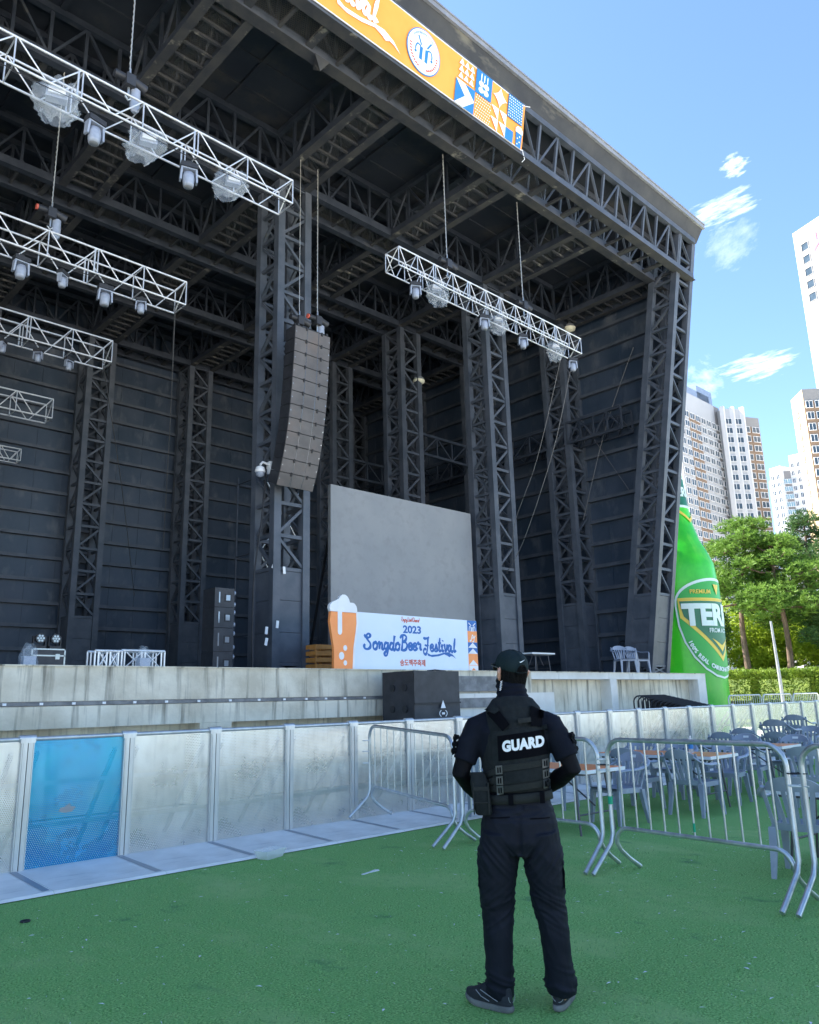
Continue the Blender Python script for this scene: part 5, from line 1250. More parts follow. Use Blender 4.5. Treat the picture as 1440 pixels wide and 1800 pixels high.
def facade(bld, a, b_, dep, z0, z1, bays, fl, mats, ground=0., top_band=3.2, glass='bglass', name='wall', ww=.62, cnt=None, per_bay=1):
    """one wing from plan point a to b_ (left to right seen from the camera), windows laid out on its front"""
    a, b_ = V((a.x, a.y, 0)), V((b_.x, b_.y, 0)); d = (b_-a); Ln = d.length; d.normalize(); nrm = V((d.y, -d.x, 0)); rz = math.atan2(d.y, d.x)
    wb = Ln/len(bays)
    groups = {}
    for k, mt in enumerate(bays): groups.setdefault(mt, []).append(k)
    for mt, ks in groups.items():
        mb = MB()
        for k in ks:
            p0, p1 = a+d*wb*k, a+d*wb*(k+1); q = [p0, p1, p1-nrm*dep, p0-nrm*dep]
            zt_ = z1-top_band if mt == 'btan' else z1
            mb.add([(v_.x, v_.y, ground) for v_ in q]+[(v_.x, v_.y, zt_) for v_ in q], [(0, 1, 5, 4), (1, 2, 6, 5), (2, 3, 7, 6), (3, 0, 4, 7), (4, 5, 6, 7)])
            if zt_ < z1: mb2_ = groups.setdefault('_top', []) if False else None
        mb.build(name, mt, bld, world=True)
        if mt == 'btan':
            mb = MB()
            for k in ks:
                p0, p1 = a+d*wb*k, a+d*wb*(k+1); q = [p0+nrm*.02, p1+nrm*.02, p1-nrm*dep, p0-nrm*dep]
                mb.add([(v_.x, v_.y, z1-top_band+.01) for v_ in q]+[(v_.x, v_.y, z1) for v_ in q], [(0, 1, 5, 4), (1, 2, 6, 5), (2, 3, 7, 6), (3, 0, 4, 7), (4, 5, 6, 7)])
            mb.build(name, 'bwhite' if 'bwhite' in bays else 'bgrey', bld, world=True)
    key = (round(wb*ww, 2), round(fl*.55, 2), glass)
    if key not in WM:
        o = win_mesh(wb*ww/per_bay, fl*.62, glass); ob = o.build('window', [glass, 'white']); WM[key] = ob.data; bpy.data.objects.remove(ob)
    me = WM[key]; nf = int((z1-z0-1.2)/fl)
    spots = []
    for k in range(len(bays)):
        if bays[k] == 'blank': continue
        for f in range(nf):
            z_ = z1-top_band-.2-(f+1)*fl+fl*.42
            if z_ < ground+2: break
            for j in range(per_bay): spots.append((a+d*wb*(k+(j+.5)/per_bay)+nrm*.12, z_))
    spots.sort(key=lambda s_: -s_[1])
    inv = chain(bld).inverted(); rest = MB()
    for i, (p_, z_) in enumerate(spots):
        if z_ < z0: continue
        if cnt['n'] < 100:
            o = bpy.data.objects.new('window', me); C.objects.link(o); o.parent = bld; o.location = inv @ V((p_.x, p_.y, z_)); o.rotation_euler = (0, 0, rz-bld.rotation_euler.z); cnt['n'] += 1
        else:
            Mx = Matrix.Translation((p_.x, p_.y, z_)) @ Matrix.Rotation(rz, 4, 'Z'); o_ = len(rest.v)
            for v_ in me.vertices: rest.v.append(tuple(Mx @ v_.co))
            for pl_ in me.polygons: rest.f.append([q+o_ for q in pl_.vertices]); rest.sm.append(False); rest.mi.append(pl_.material_index)
    if rest.v: cnt.setdefault('rest', []).append((rest, glass))
def finish(bld, cnt):
    allr = MB()
    for r_, g_ in cnt.get('rest', []):
        o_ = len(allr.v); allr.v += r_.v; allr.f += [[q+o_ for q in f] for f in r_.f]; allr.sm += r_.sm; allr.mi += r_.mi
    if allr.v: tag(allr.build('window', ['bglass', 'white'], bld, world=True), kind='stuff')
def pt_at(px_, dep, ref=1000): p_ = ray_at(px_, ref, dep); return V((p_.x, p_.y, 0))
# main block: left wing receding, grey return, white front, tan front
A0, A1, A2, A3, A4 = pt_at(1186, 228, 688), pt_at(1263, 247, 718), pt_at(1268, 243, 718), pt_at(1302, 244, 716), pt_at(1336, 246, 725)
bl = thing('apartment_block', 'tall white and tan apartment block with two wings, right behind the green bottle', 'building', A1)
cn = {'n': 0}
facade(bl, A2, A3, 14, 30, 87.5, ['bwhite', 'bwhite'], 3.0, None, cnt=cn, ww=.7)
facade(bl, A3+V((.4, .9, 0)), A4+V((.4, .9, 0)), 14, 30, 85.5, ['btan', 'btan'], 3.0, None, cnt=cn, ww=.72)
facade(bl, A0, A1, 14, 30, 89, ['bwhite', 'bwhite', 'btan', 'btan', 'bwhite', 'bwhite', 'bwhite', 'bgrey'], 3.0, None, cnt=cn, ww=.74, top_band=6.2)
mb = MB()
d = (A3-A2).normalized(); nr = V((d.y, -d.x, 0)); wb = (A3-A2).length/2
for k in range(3): p_ = A2+d*wb*k; mb.bar((p_.x+nr.x*.3, p_.y+nr.y*.3, 0), (p_.x+nr.x*.3, p_.y+nr.y*.3, 88), 1.3, .8)
mb.build('pilaster', 'bwhite2', bl, world=True)
mb = MB(); mb.add([(A1.x, A1.y, 0), (A2.x, A2.y+.3, 0), (A2.x, A2.y+.3, 87), (A1.x, A1.y, 87)], [(0, 1, 2, 3)]); mb.build('return_wall', 'bgrey', bl, world=True)
mb = MB()
d = (A1-A0).normalized(); n_ = V((-d.y, d.x, 0))
for s0, s1, z_ in ((0, .9, 92.5), (.62, .98, 94.5)):
    p0, p1 = A0+(A1-A0)*s0+n_*1.5, A0+(A1-A0)*s1+n_*1.5; q = [p0, p1, p1+n_*8, p0+n_*8]
    mb.add([(v_.x, v_.y, 89) for v_ in q]+[(v_.x, v_.y, z_) for v_ in q], [(0, 1, 5, 4), (1, 2, 6, 5), (2, 3, 7, 6), (3, 0, 4, 7), (4, 5, 6, 7)])
mb.build('roof_screen', 'brail', bl, world=True)
finish(bl, cn)
# pale block with glazed stair between
B0, B1, B2, B3 = pt_at(1353, 304, 832), pt_at(1372, 300, 826), pt_at(1390, 300, 832), pt_at(1420, 296, 820)
bl = thing('apartment_block', 'lower pale apartment block with a blue glazed strip, in the gap between the tall blocks', 'building', B1); cn = {'n': 0}
facade(bl, B0, B1, 16, 40, 86, ['bwhite2', 'bwhite2'], 3.0, None, cnt=cn, ww=.6)
facade(bl, B1+V((.5, 1.2, 0)), B2, 15, 40, 84, ['bgrey', 'bgrey', 'bgrey'], 3.0, None, cnt=cn, ww=.96, glass='bglass2')
facade(bl, B2, B3, 16, 40, 90, ['bwhite2', 'bwhite2', 'bwhite2'], 3.0, None, cnt=cn, ww=.5); finish(bl, cn)
# tan block at the right edge: side wall with sunlight painted into its colour, windowed front
_c, C1, C2 = pt_at(1393, 211, 709), pt_at(1409, 200, 680), pt_at(1475, 199, 680)
bl = thing('apartment_block', 'tan apartment block with a side wall coloured sunlit-bright at the right edge', 'building', C1); cn = {'n': 0}
facade(bl, C1, C2, 7.5, 20, 76.5, ['btan', 'btan', 'btan', 'btan'], 3.0, None, cnt=cn, ww=.74)
dC = (C2-C1).normalized(); nC = V((dC.y, -dC.x, 0)); C1 = C1-dC*.06; C0 = C1-nC*7.5
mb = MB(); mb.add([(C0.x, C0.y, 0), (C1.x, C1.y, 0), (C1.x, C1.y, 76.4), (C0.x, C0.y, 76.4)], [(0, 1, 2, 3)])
mb.build('side_wall', 'bsunlit', bl, world=True)
mb = MB(); dl = (C1-C0).normalized(); nl = V((dl.y, -dl.x, 0))
for f in range(22):
    p_ = C0+(C1-C0)*.45+nl*.05; z_ = 71-f*3.0; mb.box((p_.x, p_.y, z_), (1.0, .3, 1.5), math.atan2(dl.y, dl.x))
mb.build('stair_window', 'bgrey', bl, world=True); finish(bl, cn)
# blank white tower, top right
D0, D1 = pt_at(1393, 250, 410), pt_at(1500, 230, 370)
bl = thing('white_tower', 'tall blank white tower with a pink logo and five small windows, top right corner', 'building', D0)
ds = (D1-D0).normalized(); nd = V((ds.y, -ds.x, 0)); ZW = 143.5
q = [D0, D1, D1-nd*20, D0-nd*20]; mb = MB(); mb.add([(v_.x, v_.y, 0) for v_ in q]+[(v_.x, v_.y, ZW) for v_ in q], [(0, 1, 5, 4), (1, 2, 6, 5), (2, 3, 7, 6), (3, 0, 4, 7), (4, 5, 6, 7)]); mb.build('wall', 'bwhite2', bl, world=True)
def Wm(u, v, w_): p_ = D0+ds*u+nd*(.05+w_); return V((p_.x, p_.y, ZW+v))
for k in range(5):
    mb = MB(); mb.prism([(2.6, -8.0-4.3*k), (4.9, -8.0-4.3*k), (4.9, -5.6-4.3*k), (2.6, -5.6-4.3*k)], Wm, .06, .02); o = mb.build('window', 'bglass', bl, world=True)
    mb = MB(); z_ = -8.0-4.3*k
    for a_, c in (((2.4, z_-.2), (5.1, z_)), ((2.4, z_+2.4), (5.1, z_+2.6)), ((2.4, z_), (2.6, z_+2.4)), ((4.9, z_), (5.1, z_+2.4))): mb.prism([a_, (c[0], a_[1]), c, (a_[0], c[1])], Wm, .2, .02)
    mb.build('window_frame', 'bgrey', o, world=True)
M['pink'] = pm('pink_logo', (.75, .05, .16), None, .5)
mb = MB(); mb.prism([(6.6, -4.2), (8.2, -4.2), (8.2, -7.0), (9.4, -5.8), (10.6, -7.0), (10.6, -4.2), (12.2, -4.2), (12.2, -10.2), (9.4, -7.8), (6.6, -10.2)], Wm, .15, .03); mb.build('logo', 'pink', bl, world=True)
# ---------------------------------------------------------------- the guard, seen from behind
M['skin'] = pm('skin', (.48, .25, .17), (.55, .30, .21), .5, 0, 9)
M['shirt'] = pm('black_navy_shirt', (.005, .0065, .012), (.008, .010, .017), .85, 0, 7, bump=.12, bscale=60, spec=.15)
M['sleeve'] = pm('tight_black_sleeve', (.003, .003, .005), None, .7, spec=.15)
M['trouser'] = pm('dark_navy_trousers', (.0055, .007, .013), (.0085, .010, .017), .7, 0, 5, bump=.1, bscale=160, spec=.2)
M['vest'] = pm('charcoal_vest_canvas', (.010, .0125, .0135), (.016, .019, .020), .85, 0, 30, bump=.2, bscale=240, spec=.2)
M['velcro'] = pm('black_velcro', (.003, .0032, .005), None, .95, spec=.1)
M['webbing'] = pm('olive_black_webbing', (.018, .020, .019), (.025, .027, .025), .8, 0, 60, stretch=(1, 1, 4), bump=.2, spec=.2)
M['capcloth'] = pm('dark_green_cap_cloth', (.006, .016, .018), (.010, .021, .023), .8, 0, 12, bump=.15, bscale=200, spec=.2)
M['hair'] = pm('black_hair', (.003, .003, .004), (.008, .008, .0085), .6, 0, 60, stretch=(1, 1, .12), bump=.6, spec=.12)
M['buckle'] = pm('grey_buckle', (.10, .10, .10), None, .35, .2)
M['sole'] = pm('grey_dusty_sole', (.12, .118, .118), (.19, .187, .18), .8, 0, 9, bump=.2)
M['shoe'] = pm('black_shoe_mesh', (.009, .011, .015), (.016, .018, .023), .75, 0, 30, bump=.2, bscale=120)
M['piping'] = pm('grey_shoe_piping', (.3, .3, .31), None, .6)
GL = V((3.55, 2.87, 0)); GRZ = R(38.9-90)
gd = thing('person', 'security guard seen from behind in black cap, vest marked GUARD and dark trousers', 'person', GL, GRZ)

def limb(mb, pts, n=18, ref=(0, 1, 0)):
    """rings across the path through (x, y, z, ra[, rb]); ra along the sideways axis, rb along the other"""
    P = [V(q[:3]) for q in pts]; rings = []; ref = V(ref)
    for i, q in enumerate(pts):
        t_ = (P[min(i+1, len(P)-1)]-P[max(i-1, 0)]).normalized(); s_ = ref.cross(t_)
        if s_.length < .05: s_ = V((1, 0, 0)).cross(t_)
        s_.normalize(); u_ = t_.cross(s_); ra = q[3]; rb = q[4] if len(q) > 4 else ra
        rings.append([P[i]+s_*ra*math.cos(k*2*math.pi/n)+u_*rb*math.sin(k*2*math.pi/n) for k in range(n)])
    return mb.loft(rings)
def solid(name, mb, voxel, mat, parent, sm=6, fold=None, smat=None):
    """fuse overlapping lofts into one continuous skin, smooth it, press folds into it"""
    o = mb.build('tmp', mat); r_ = o.modifiers.new('r', 'REMESH'); r_.mode = 'VOXEL'; r_.voxel_size = voxel; r_.use_smooth_shade = True
    s_ = o.modifiers.new('s', 'SMOOTH'); s_.iterations = sm; s_.factor = .5
    dg = bpy.context.evaluated_depsgraph_get(); me = bpy.data.meshes.new_from_object(o.evaluated_get(dg)); old = o.data; bpy.data.objects.remove(o); bpy.data.meshes.remove(old)
    if fold:
        nn = [v_.normal.copy() for v_ in me.vertices]
        for v_, n_ in zip(me.vertices, nn): v_.co = v_.co + n_*fold(v_.co)
    me.name = name
    for p_ in me.polygons: p_.use_smooth = True
    me.materials.clear(); me.materials.append(M[mat])
    ob = bpy.data.objects.new(name, me); C.objects.link(ob); ob.parent = parent; return ob
nz = lambda x, y, z: noise.noise(V((x, y, z)))
def ridge(x): return (1-abs(x))**3

# joints (x right, y forward, z up; metres)
SHL, ELL, WRL = (-.226, 0, 1.405), (-.318, -.03, 1.165), (-.225, .15, 1.015)
SHR, ELR, WRR = (.198, 0, 1.405), (.288, -.03, 1.18), (.135, .17, 1.05)
def arm(g, s_, e_, w_, elb=None):
    m1 = [(s_[i]*.45+e_[i]*.55) for i in range(3)]; m2 = [e_[i]*.55+w_[i]*.45 for i in range(3)]
    return [(s_[0]*.72, s_[1], s_[2]+.035, .055+g), (*s_, .062+g), (*m1, .055+g, .060+g), (*e_, .043+g, .047+g), (*m2, .046+g), (*w_, .029+g, .034+g)]
def hand(mb, wr, d, up, side, curl=.5):
    """palm, four fingers of different lengths bending twice, thumb from the side of the palm"""
    d = V(d).normalized(); up = V(up); up = (up-d*up.dot(d)).normalized(); s_ = d.cross(up)*side; wr = V(wr)
    limb(mb, [(*(wr-d*.02), .026, .03), (*(wr+d*.03), .036, .018), (*(wr+d*.085), .042, .016), (*(wr+d*.1), .036, .013)], 12, up)
    for k, ln in enumerate((.072, .080, .075, .058)):
        p_ = wr+d*.088+s_*(.030-.021*k); pts = [(*(p_-d*.02), .0105)]; dd = d.copy(); r_ = .0100-.0006*k
        for seg in (.44, .32, .24):
            p_ = p_+dd*ln*seg; pts.append((*p_, r_)); r_ *= .9; dd = (dd-up*curl).normalized()
        limb(mb, pts, 8, up)
    p_ = wr+d*.03+s_*.03; q = p_+(d*.55+s_*.8)*.04; limb(mb, [(*p_, .015), (*q, .0115), (*(q+(d*.9+s_*.2-up*.3)*.035), .009)], 8, up)
HDX = V((-.015, .045, 1.70))
Hr = Matrix.Rotation(R(31), 3, 'Z') @ Matrix.Rotation(R(17), 3, 'X')   # looks left and a little up
def Hd(x, y_, z): return HDX + Hr @ V((x, y_, z))
mb = MB()
limb(mb, [(-.015, 0, .86, .16, .10), (-.015, 0, .96, .155, .095), (-.015, .005, 1.10, .14, .09), (-.015, .0, 1.28, .165, .10), (-.015, -.01, 1.40, .185, .095), (-.015, 0, 1.47, .13, .07), (-.015, .01, 1.52, .065, .06), (-.015, .03, 1.60, .058, .062), (-.015, .04, 1.66, .056, .06)], 20)
for sh_, el, wr in ((SHL, ELL, WRL), (SHR, ELR, WRR)): limb(mb, arm(-.004, sh_, el, wr))
for sx, hx, kx, ax_ in ((-1, -.105, -.150, -.158), (1, .085, .122, .152)):
    limb(mb, [(hx, 0, .92, .085, .09), (hx+sx*.02, 0, .75, .078, .085), (kx, .01, .48, .05, .052), ((kx+ax_)/2, -.015, .34, .05, .055), (ax_, 0, .10, .034, .04), (ax_, .02, .06, .036, .05)])
# head: skull, jaw, nose, brow, lips, ears
def hl(rows):
    n = 20; mb.loft([[Hd(rx*math.cos(k*2*math.pi/n), cy+ry*math.sin(k*2*math.pi/n), z) for k in range(n)] for z, rx, ry, cy in rows])
hl([(-.105, .028, .03, .055), (-.09, .048, .058, .03), (-.055, .064, .082, .005), (0, .073, .094, 0), (.05, .073, .096, -.003), (.085, .06, .08, -.004), (.108, .03, .04, -.004)])
limb(mb, [(*Hd(0, .088, .02), .010), (*Hd(0, .104, -.015), .014, .013), (*Hd(0, .096, -.028), .016, .01)], 8)
limb(mb, [(*Hd(-.03, .086, -.058), .007), (*Hd(0, .094, -.056), .010), (*Hd(.03, .086, -.058), .007)], 8)
for sx in (-1, 1):
    limb(mb, [(*Hd(sx*.012, .092, .028), .008), (*Hd(sx*.045, .08, .032), .008)], 8)
    limb(mb, [(*Hd(sx*.072, -.008, -.040), .008, .014), (*Hd(sx*.089, -.022, -.018), .011, .021), (*Hd(sx*.097, -.030, .012), .011, .024), (*Hd(sx*.084, -.016, .032), .007, .015)], 10)
hand(mb, WRL, (.62, .72, -.30), (.2, -.3, 1), 1, .45); hand(mb, WRR, (-.72, .62, -.18), (.1, -.1, 1), -1, .4)
body = solid('body', mb, .0062, 'skin', gd, 3)
# neck gaiter over neck, jaw and mouth
mb = MB(); n = 24
rr_ = [(1.490, .125, .11, .0), (1.52, .106, .092, .005), (1.55, .094, .086, .010), (1.585, .086, .084, .016), (1.615, .080, .084, .024), (1.645, .074, .080, .032)]
mb.loft([[V((-.015+rx*math.cos(k*2*math.pi/n), cy+ry*math.sin(k*2*math.pi/n), z+.006*math.sin(k*1.3))) for k in range(n)] for z, rx, ry, cy in rr_])
mb.loft([[Hd(rx*math.cos(k*2*math.pi/n), cy+ry*math.sin(k*2*math.pi/n), z) for k in range(n)] for z, rx, ry, cy in ((-.125, .055, .06, .02), (-.10, .062, .075, .022), (-.06, .069, .09, .008), (-.035, .070, .098, .004), (-.03, .06, .09, .004))])
solid('neck_gaiter', mb, .006, 'shirt', gd, 4, lambda c: .0032*math.sin(c.z*190+3*nz(c.x*9, c.y*9, c.z*6)))
# shirt with short sleeves
mb = MB()
limb(mb, [(-.015, 0, .985, .175, .118), (-.015, .005, 1.08, .168, .118), (-.018, 0, 1.25, .190, .125), (-.018, -.01, 1.38, .215, .118), (-.016, -.008, 1.44, .175, .100), (-.015, 0, 1.51, .138, .090), (-.015, .005, 1.55, .10, .082)], 24)
for s_, e_ in ((SHL, ELL), (SHR, ELR)):
    e2 = [s_[i]*.25+e_[i]*.75 for i in range(3)]; m1 = [s_[i]*.6+e_[i]*.4 for i in range(3)]
    limb(mb, [(s_[0]*.55, s_[1], s_[2]+.035, .062), (s_[0]*.97, s_[1], s_[2]-.005, .070, .076), (*m1, .068, .075), (*e2, .064, .070)])
def fsh(c): return .006*ridge(nz(c.x*7, c.y*7, c.z*13+2))*(1 if abs(c.x) > .17 else .5) - .002
solid('shirt', mb, .0065, 'shirt', gd, 5, fsh)
# tight long sleeves below the short ones
for s_, e_, w_ in ((SHL, ELL, WRL), (SHR, ELR, WRR)):
    mb = MB(); m1 = [s_[i]*.42+e_[i]*.58 for i in range(3)]; m2 = [e_[i]*.55+w_[i]*.45 for i in range(3)]
    limb(mb, [(*m1, .055, .06), (*e_, .050, .054), (*m2, .051), (*w_, .034, .038)])
    solid('sleeve', mb, .006, 'sleeve', gd, 4, lambda c: .002*nz(c.x*30, c.y*30, c.z*45))
# trousers
mb = MB()
limb(mb, [(-.014, 0, 1.03, .172, .118), (-.014, 0, .97, .188, .13), (-.014, -.012, .90, .205, .145), (-.014, -.015, .82, .205, .142), (-.014, -.008, .765, .185, .12)], 28)
for sx, pts in ((-1, [(-.118, -.012, .86, .105, .14), (-.137, -.010, .72, .110, .126), (-.148, -.004, .60, .102, .110), (-.150, .006, .48, .086, .092), (-.153, -.006, .34, .078, .088), (-.156, -.002, .20, .072, .082), (-.157, .004, .10, .074, .084), (-.157, .006, .055, .070, .082)]),
                (1, [(.09, -.012, .86, .105, .14), (.104, -.010, .72, .106, .126), (.112, -.004, .60, .096, .110), (.122, .006, .48, .084, .092), (.142, -.006, .34, .078, .088), (.152, -.002, .20, .074, .084), (.156, .004, .115, .078, .086), (.155, .006, .075, .070, .080)])): limb(mb, pts, 22)
def ftr(c):
    z = c.z; s_ = 1 if c.x > -.014 else -1; u = c.x*s_
    a_ = .0045*ridge(nz(c.x*6+s_, c.y*6, z*9+abs(c.x)*10*s_)*1.5)
    kn = math.exp(-((z-.50)/.11)**2); a_ += kn*.009*ridge(nz(c.x*5, c.y*8, z*26+c.x*18*s_+3)*1.3)
    hm = math.exp(-((z-.13)/.07)**2); a_ += hm*.012*ridge(nz(c.x*4+3, c.y*6, z*30+c.x*12)*1.3)
    cr = math.exp(-((z-.74)/.09)**2); a_ += cr*.010*ridge(nz(c.x*4, 2., z*22-u*26)*1.2)
    bt = math.exp(-((z-.97)/.05)**2); a_ += bt*.007*ridge(nz(c.x*9, 1., z*36)*1.2)
    a_ += .003*nz(c.x*24, c.y*24, z*15)
    if c.y < 0: a_ -= .012*math.exp(-((c.x+.014)/.012)**2)*(1 if .76 < z < .96 else 0)
    return a_-.003
tro = solid('trousers', mb, .0065, 'trouser', gd, 3, ftr)
# vest shell
mb = MB()
limb(mb, [(-.012, 0, 1.065, .168, .128), (-.014, 0, 1.12, .176, .136), (-.014, -.004, 1.25, .190, .140), (-.014, -.012, 1.36, .182, .138), (-.014, -.016, 1.44, .160, .128), (-.014, -.014, 1.505, .150, .112), (-.014, -.004, 1.552, .112, .097)], 28)
vest = solid('vest', mb, .007, 'vest', gd, 3, lambda c: .0025*nz(c.x*14, c.y*14, c.z*20))
def surf(objs):
    vs = []; fs = []
    for o in objs:
        k = len(vs); vs += [v_.co.copy() for v_ in o.data.vertices]; fs += [[i+k for i in p_.vertices] for p_ in o.data.polygons]
    return BVHTree.FromPolygons(vs, fs)
bv = surf([vest]); bt_ = surf([tro, vest])
def onto(x, z, off, tree=bv):
    h = tree.ray_cast(V((x, -1, z)), V((0, 1, 0)))
    y_ = h[0].y if h[0] else -.10
    return V((x, y_-off, z))
SH = .11                                                             # everything on his back climbs a little to the right
def patch(name, q, mat, off=.004, th=.005, parent=vest, tree=bv, nu=10, nv=6, shear=SH, skew0=.03):
    """quilted strip: q = four (x, z) corners, laid on his back"""
    def f(u, v, w_):
        x = (q[0][0]*(1-u)+q[1][0]*u)*(1-v)+(q[3][0]*(1-u)+q[2][0]*u)*v; z = (q[0][1]*(1-u)+q[1][1]*u)*(1-v)+(q[3][1]*(1-u)+q[2][1]*u)*v
        return onto(x, z+shear*(x-skew0), w_, tree)
    mb = MB(); mb.grid(nu, nv, lambda u, v: f(u, v, off+th))
    for g_ in (lambda t_: (t_, 0), lambda t_: (1, t_), lambda t_: (1-t_, 1), lambda t_: (0, 1-t_)):
        mb.grid(nu, 1, lambda t_, w_: f(*g_(t_), off+th-(th+off+.004)*w_))
    o = mb.build(name, mat, parent); return o
patch('back_panel', [(-.14, 1.11), (.155, 1.11), (.165, 1.40), (-.135, 1.40)], 'vest', .003, .010, nu=14, nv=12)
patch('shoulder_strap', [(-.075, 1.385), (-.035, 1.42), (-.105, 1.515), (-.16, 1.48)], 'velcro', .014, .005, shear=.0)
patch('shoulder_strap', [(.075, 1.41), (.135, 1.40), (.155, 1.485), (.085, 1.515)], 'velcro', .014, .005, shear=.0)
patch('shoulder_flap', [(-.115, 1.475), (-.085, 1.495), (-.115, 1.53), (-.17, 1.50)], 'vest', .021, .005, shear=0)
patch('drag_handle', [(.01, 1.425), (.08, 1.425), (.08, 1.45), (.01, 1.45)], 'webbing', .014, .008)
patch('name_patch', [(-.105, 1.245), (.165, 1.245), (.165, 1.375), (-.105, 1.375)], 'velcro', .014, .003, nu=14)
text('lettering', 'GUARD', 'white', vest, lambda u, v, w_: chain(gd) @ onto(.032+u, 1.318+v+SH*u, .019+w_), width=.228, height=.060, offset=.06, th=.0025, spacing=1.06)
for z in (1.205, 1.155, 1.10):
    if z != 1.155: patch('webbing_strap', [(-.09, z-.016), (.16, z-.016), (.16, z+.016), (-.09, z+.016)], 'webbing', .015, .004, nu=14)
patch('back_pocket', [(-.08, 1.125), (.13, 1.125), (.13, 1.185), (-.08, 1.185)], 'vest', .014, .006, nu=14)
for k, z in enumerate((1.20, 1.145, 1.095)):
    patch('side_strap', [(-.185, z-.055+.02*k), (-.10, z-.018), (-.10, z+.014), (-.185, z-.025+.02*k)], 'webbing', .012, .004, shear=.05)
    for x in (-.105, .145):
        o = patch('buckle', [(x-.018, z-.022), (x+.018, z-.022), (x+.018, z+.022), (x-.018, z+.022)], 'buckle', .019, .006, nu=6, nv=6)
        patch('buckle_slot', [(x-.009, z-.014), (x-.002, z-.014), (x-.002, z+.014), (x-.009, z+.014)], 'velcro', .0255, .001, o, nu=3, nv=3); patch('buckle_slot', [(x+.003, z-.014), (x+.010, z-.014), (x+.010, z+.014), (x+.003, z+.014)], 'velcro', .0255, .001, o, nu=3, nv=3)
# belt, loops, pouch, trouser pockets
mb = MB(); n = 40
mb.loft([[V((-.014+rx*math.cos(k*2*math.pi/n), ry*math.sin(k*2*math.pi/n), z + SH*.9*rx*math.cos(k*2*math.pi/n)*.6)) for k in range(n)] for z, rx, ry in ((1.012, .186, .134), (1.014, .192, .140), (1.058, .188, .139), (1.06, .182, .133))]); belt = mb.build('belt', 'webbing', gd)
for x in (-.05, .115):
    mb = MB(); mb.box((x, -.139+.0*x, 1.037+.06*x), (.026, .016, .056)); mb.build('keeper', 'velcro', belt)
mb = MB(); mb.box((.03, -.137, .992), (.022, .012, .02)); mb.build('belt_loop', 'trouser', tro)
mb = MB()
rr = []
for z, sx, sy in ((.955, .036, .028), (.965, .045, .034), (1.05, .048, .037), (1.125, .048, .036), (1.135, .044, .032), (1.17, .036, .026)):
    rr.append([V((-.207+.012*(z-1.05)/.1*-1+sx*math.copysign(abs(math.cos(t_))**.5, math.cos(t_)), -.095+sy*math.copysign(abs(math.sin(t_))**.5, math.sin(t_)), z)) for t_ in [k*math.pi/12 for k in range(24)]])
mb.loft(rr); pouch = mb.build('pouch', 'vest', gd)
mb = MB(); mb.box((-.207, -.133, 1.09), (.075, .006, .02)); mb.box((-.207, -.133, 1.02), (.075, .006, .006)); mb.box((-.167, -.128, 1.04), (.008, .012, .16)); mb.box((-.247, -.125, 1.04), (.006, .012, .16)); mb.build('pouch_strap', 'webbing', pouch)
for x0, x1, nm in ((-.165, -.06, 'back_pocket'), (.045, .15, 'back_pocket')):
    patch(nm, [(x0, .935), (x1, .945 if x0 < 0 else .935), (x1, .951 if x0 < 0 else .941), (x0, .941)], 'velcro', .001, .0015, tro, bt_, shear=0)
for sx in (-1, 1):
    mb = MB(); x_ = -.226 if sx < 0 else .192
    mb.grid(6, 8, lambda u, v: V((x_+sx*(.010+.006*math.sin(v*3.14)) + (.012*(v-.5) if sx < 0 else -.008*(v-.5)), -.065+.13*u, .58+.17*v))); mb.build('cargo_pocket', 'trouser', tro)
# rolled patches on both upper sleeves
for sx, x_, nm in ((-1, -.352, 'l'), (1, .312, 'r')):
    mb = MB()
    for k in range(3): mb.tube([(x_-sx*.022+sx*.004*k, -.055, 1.352-.034*k), (x_-sx*.006+sx*.007*k, .0, 1.348-.034*k), (x_-sx*.022, .055, 1.352-.034*k)], [.009, .012, .009], 8, flat=1.3)
    mb.add([(x_-sx*.022, -.055, 1.37), (x_-sx*.002, .0, 1.37), (x_+sx*.014, .0, 1.255), (x_-sx*.006, -.055, 1.265)], [(0, 1, 2, 3)]); mb.build('arm_patch', 'velcro', gd)
# cap with brim and an opening at the back, hair below it and through it
mb = MB(); n = 32
mb.loft([[Hd((.086*k_)*math.cos(k*2*math.pi/n), -.004+.108*k_*math.sin(k*2*math.pi/n), z + (0 if math.sin(k*2*math.pi/n) > -.2 else -.012*(-math.sin(k*2*math.pi/n)-.2)*0)) for k in range(n)] for z, k_ in ((.026, 1.0), (.028, 1.02), (.055, 1.0), (.085, .90), (.108, .72), (.122, .45), (.128, .12))], cap=False)
mb.add([Hd(0, -.004, .129)]+[Hd(.086*.12*math.cos(k*math.pi/16), -.004+.108*.12*math.sin(k*math.pi/16), .128) for k in range(32)], [(0, 1+k, 1+(k+1) % 32) for k in range(32)], True)
for a0 in range(6):
    a_ = a0*math.pi/3+math.pi/6; mb.tube([Hd(.0875*k_*math.cos(a_), -.004+.1095*k_*math.sin(a_), z+.001) for z, k_ in ((.03, 1.02), (.055, 1.0), (.085, .90), (.108, .72), (.122, .45), (.128, .1))], .0014, 5)
mb.tube([Hd(0, -.004, .126), Hd(0, -.004, .133)], .008, 8)
cap_ = mb.build('cap', 'capcloth', gd)
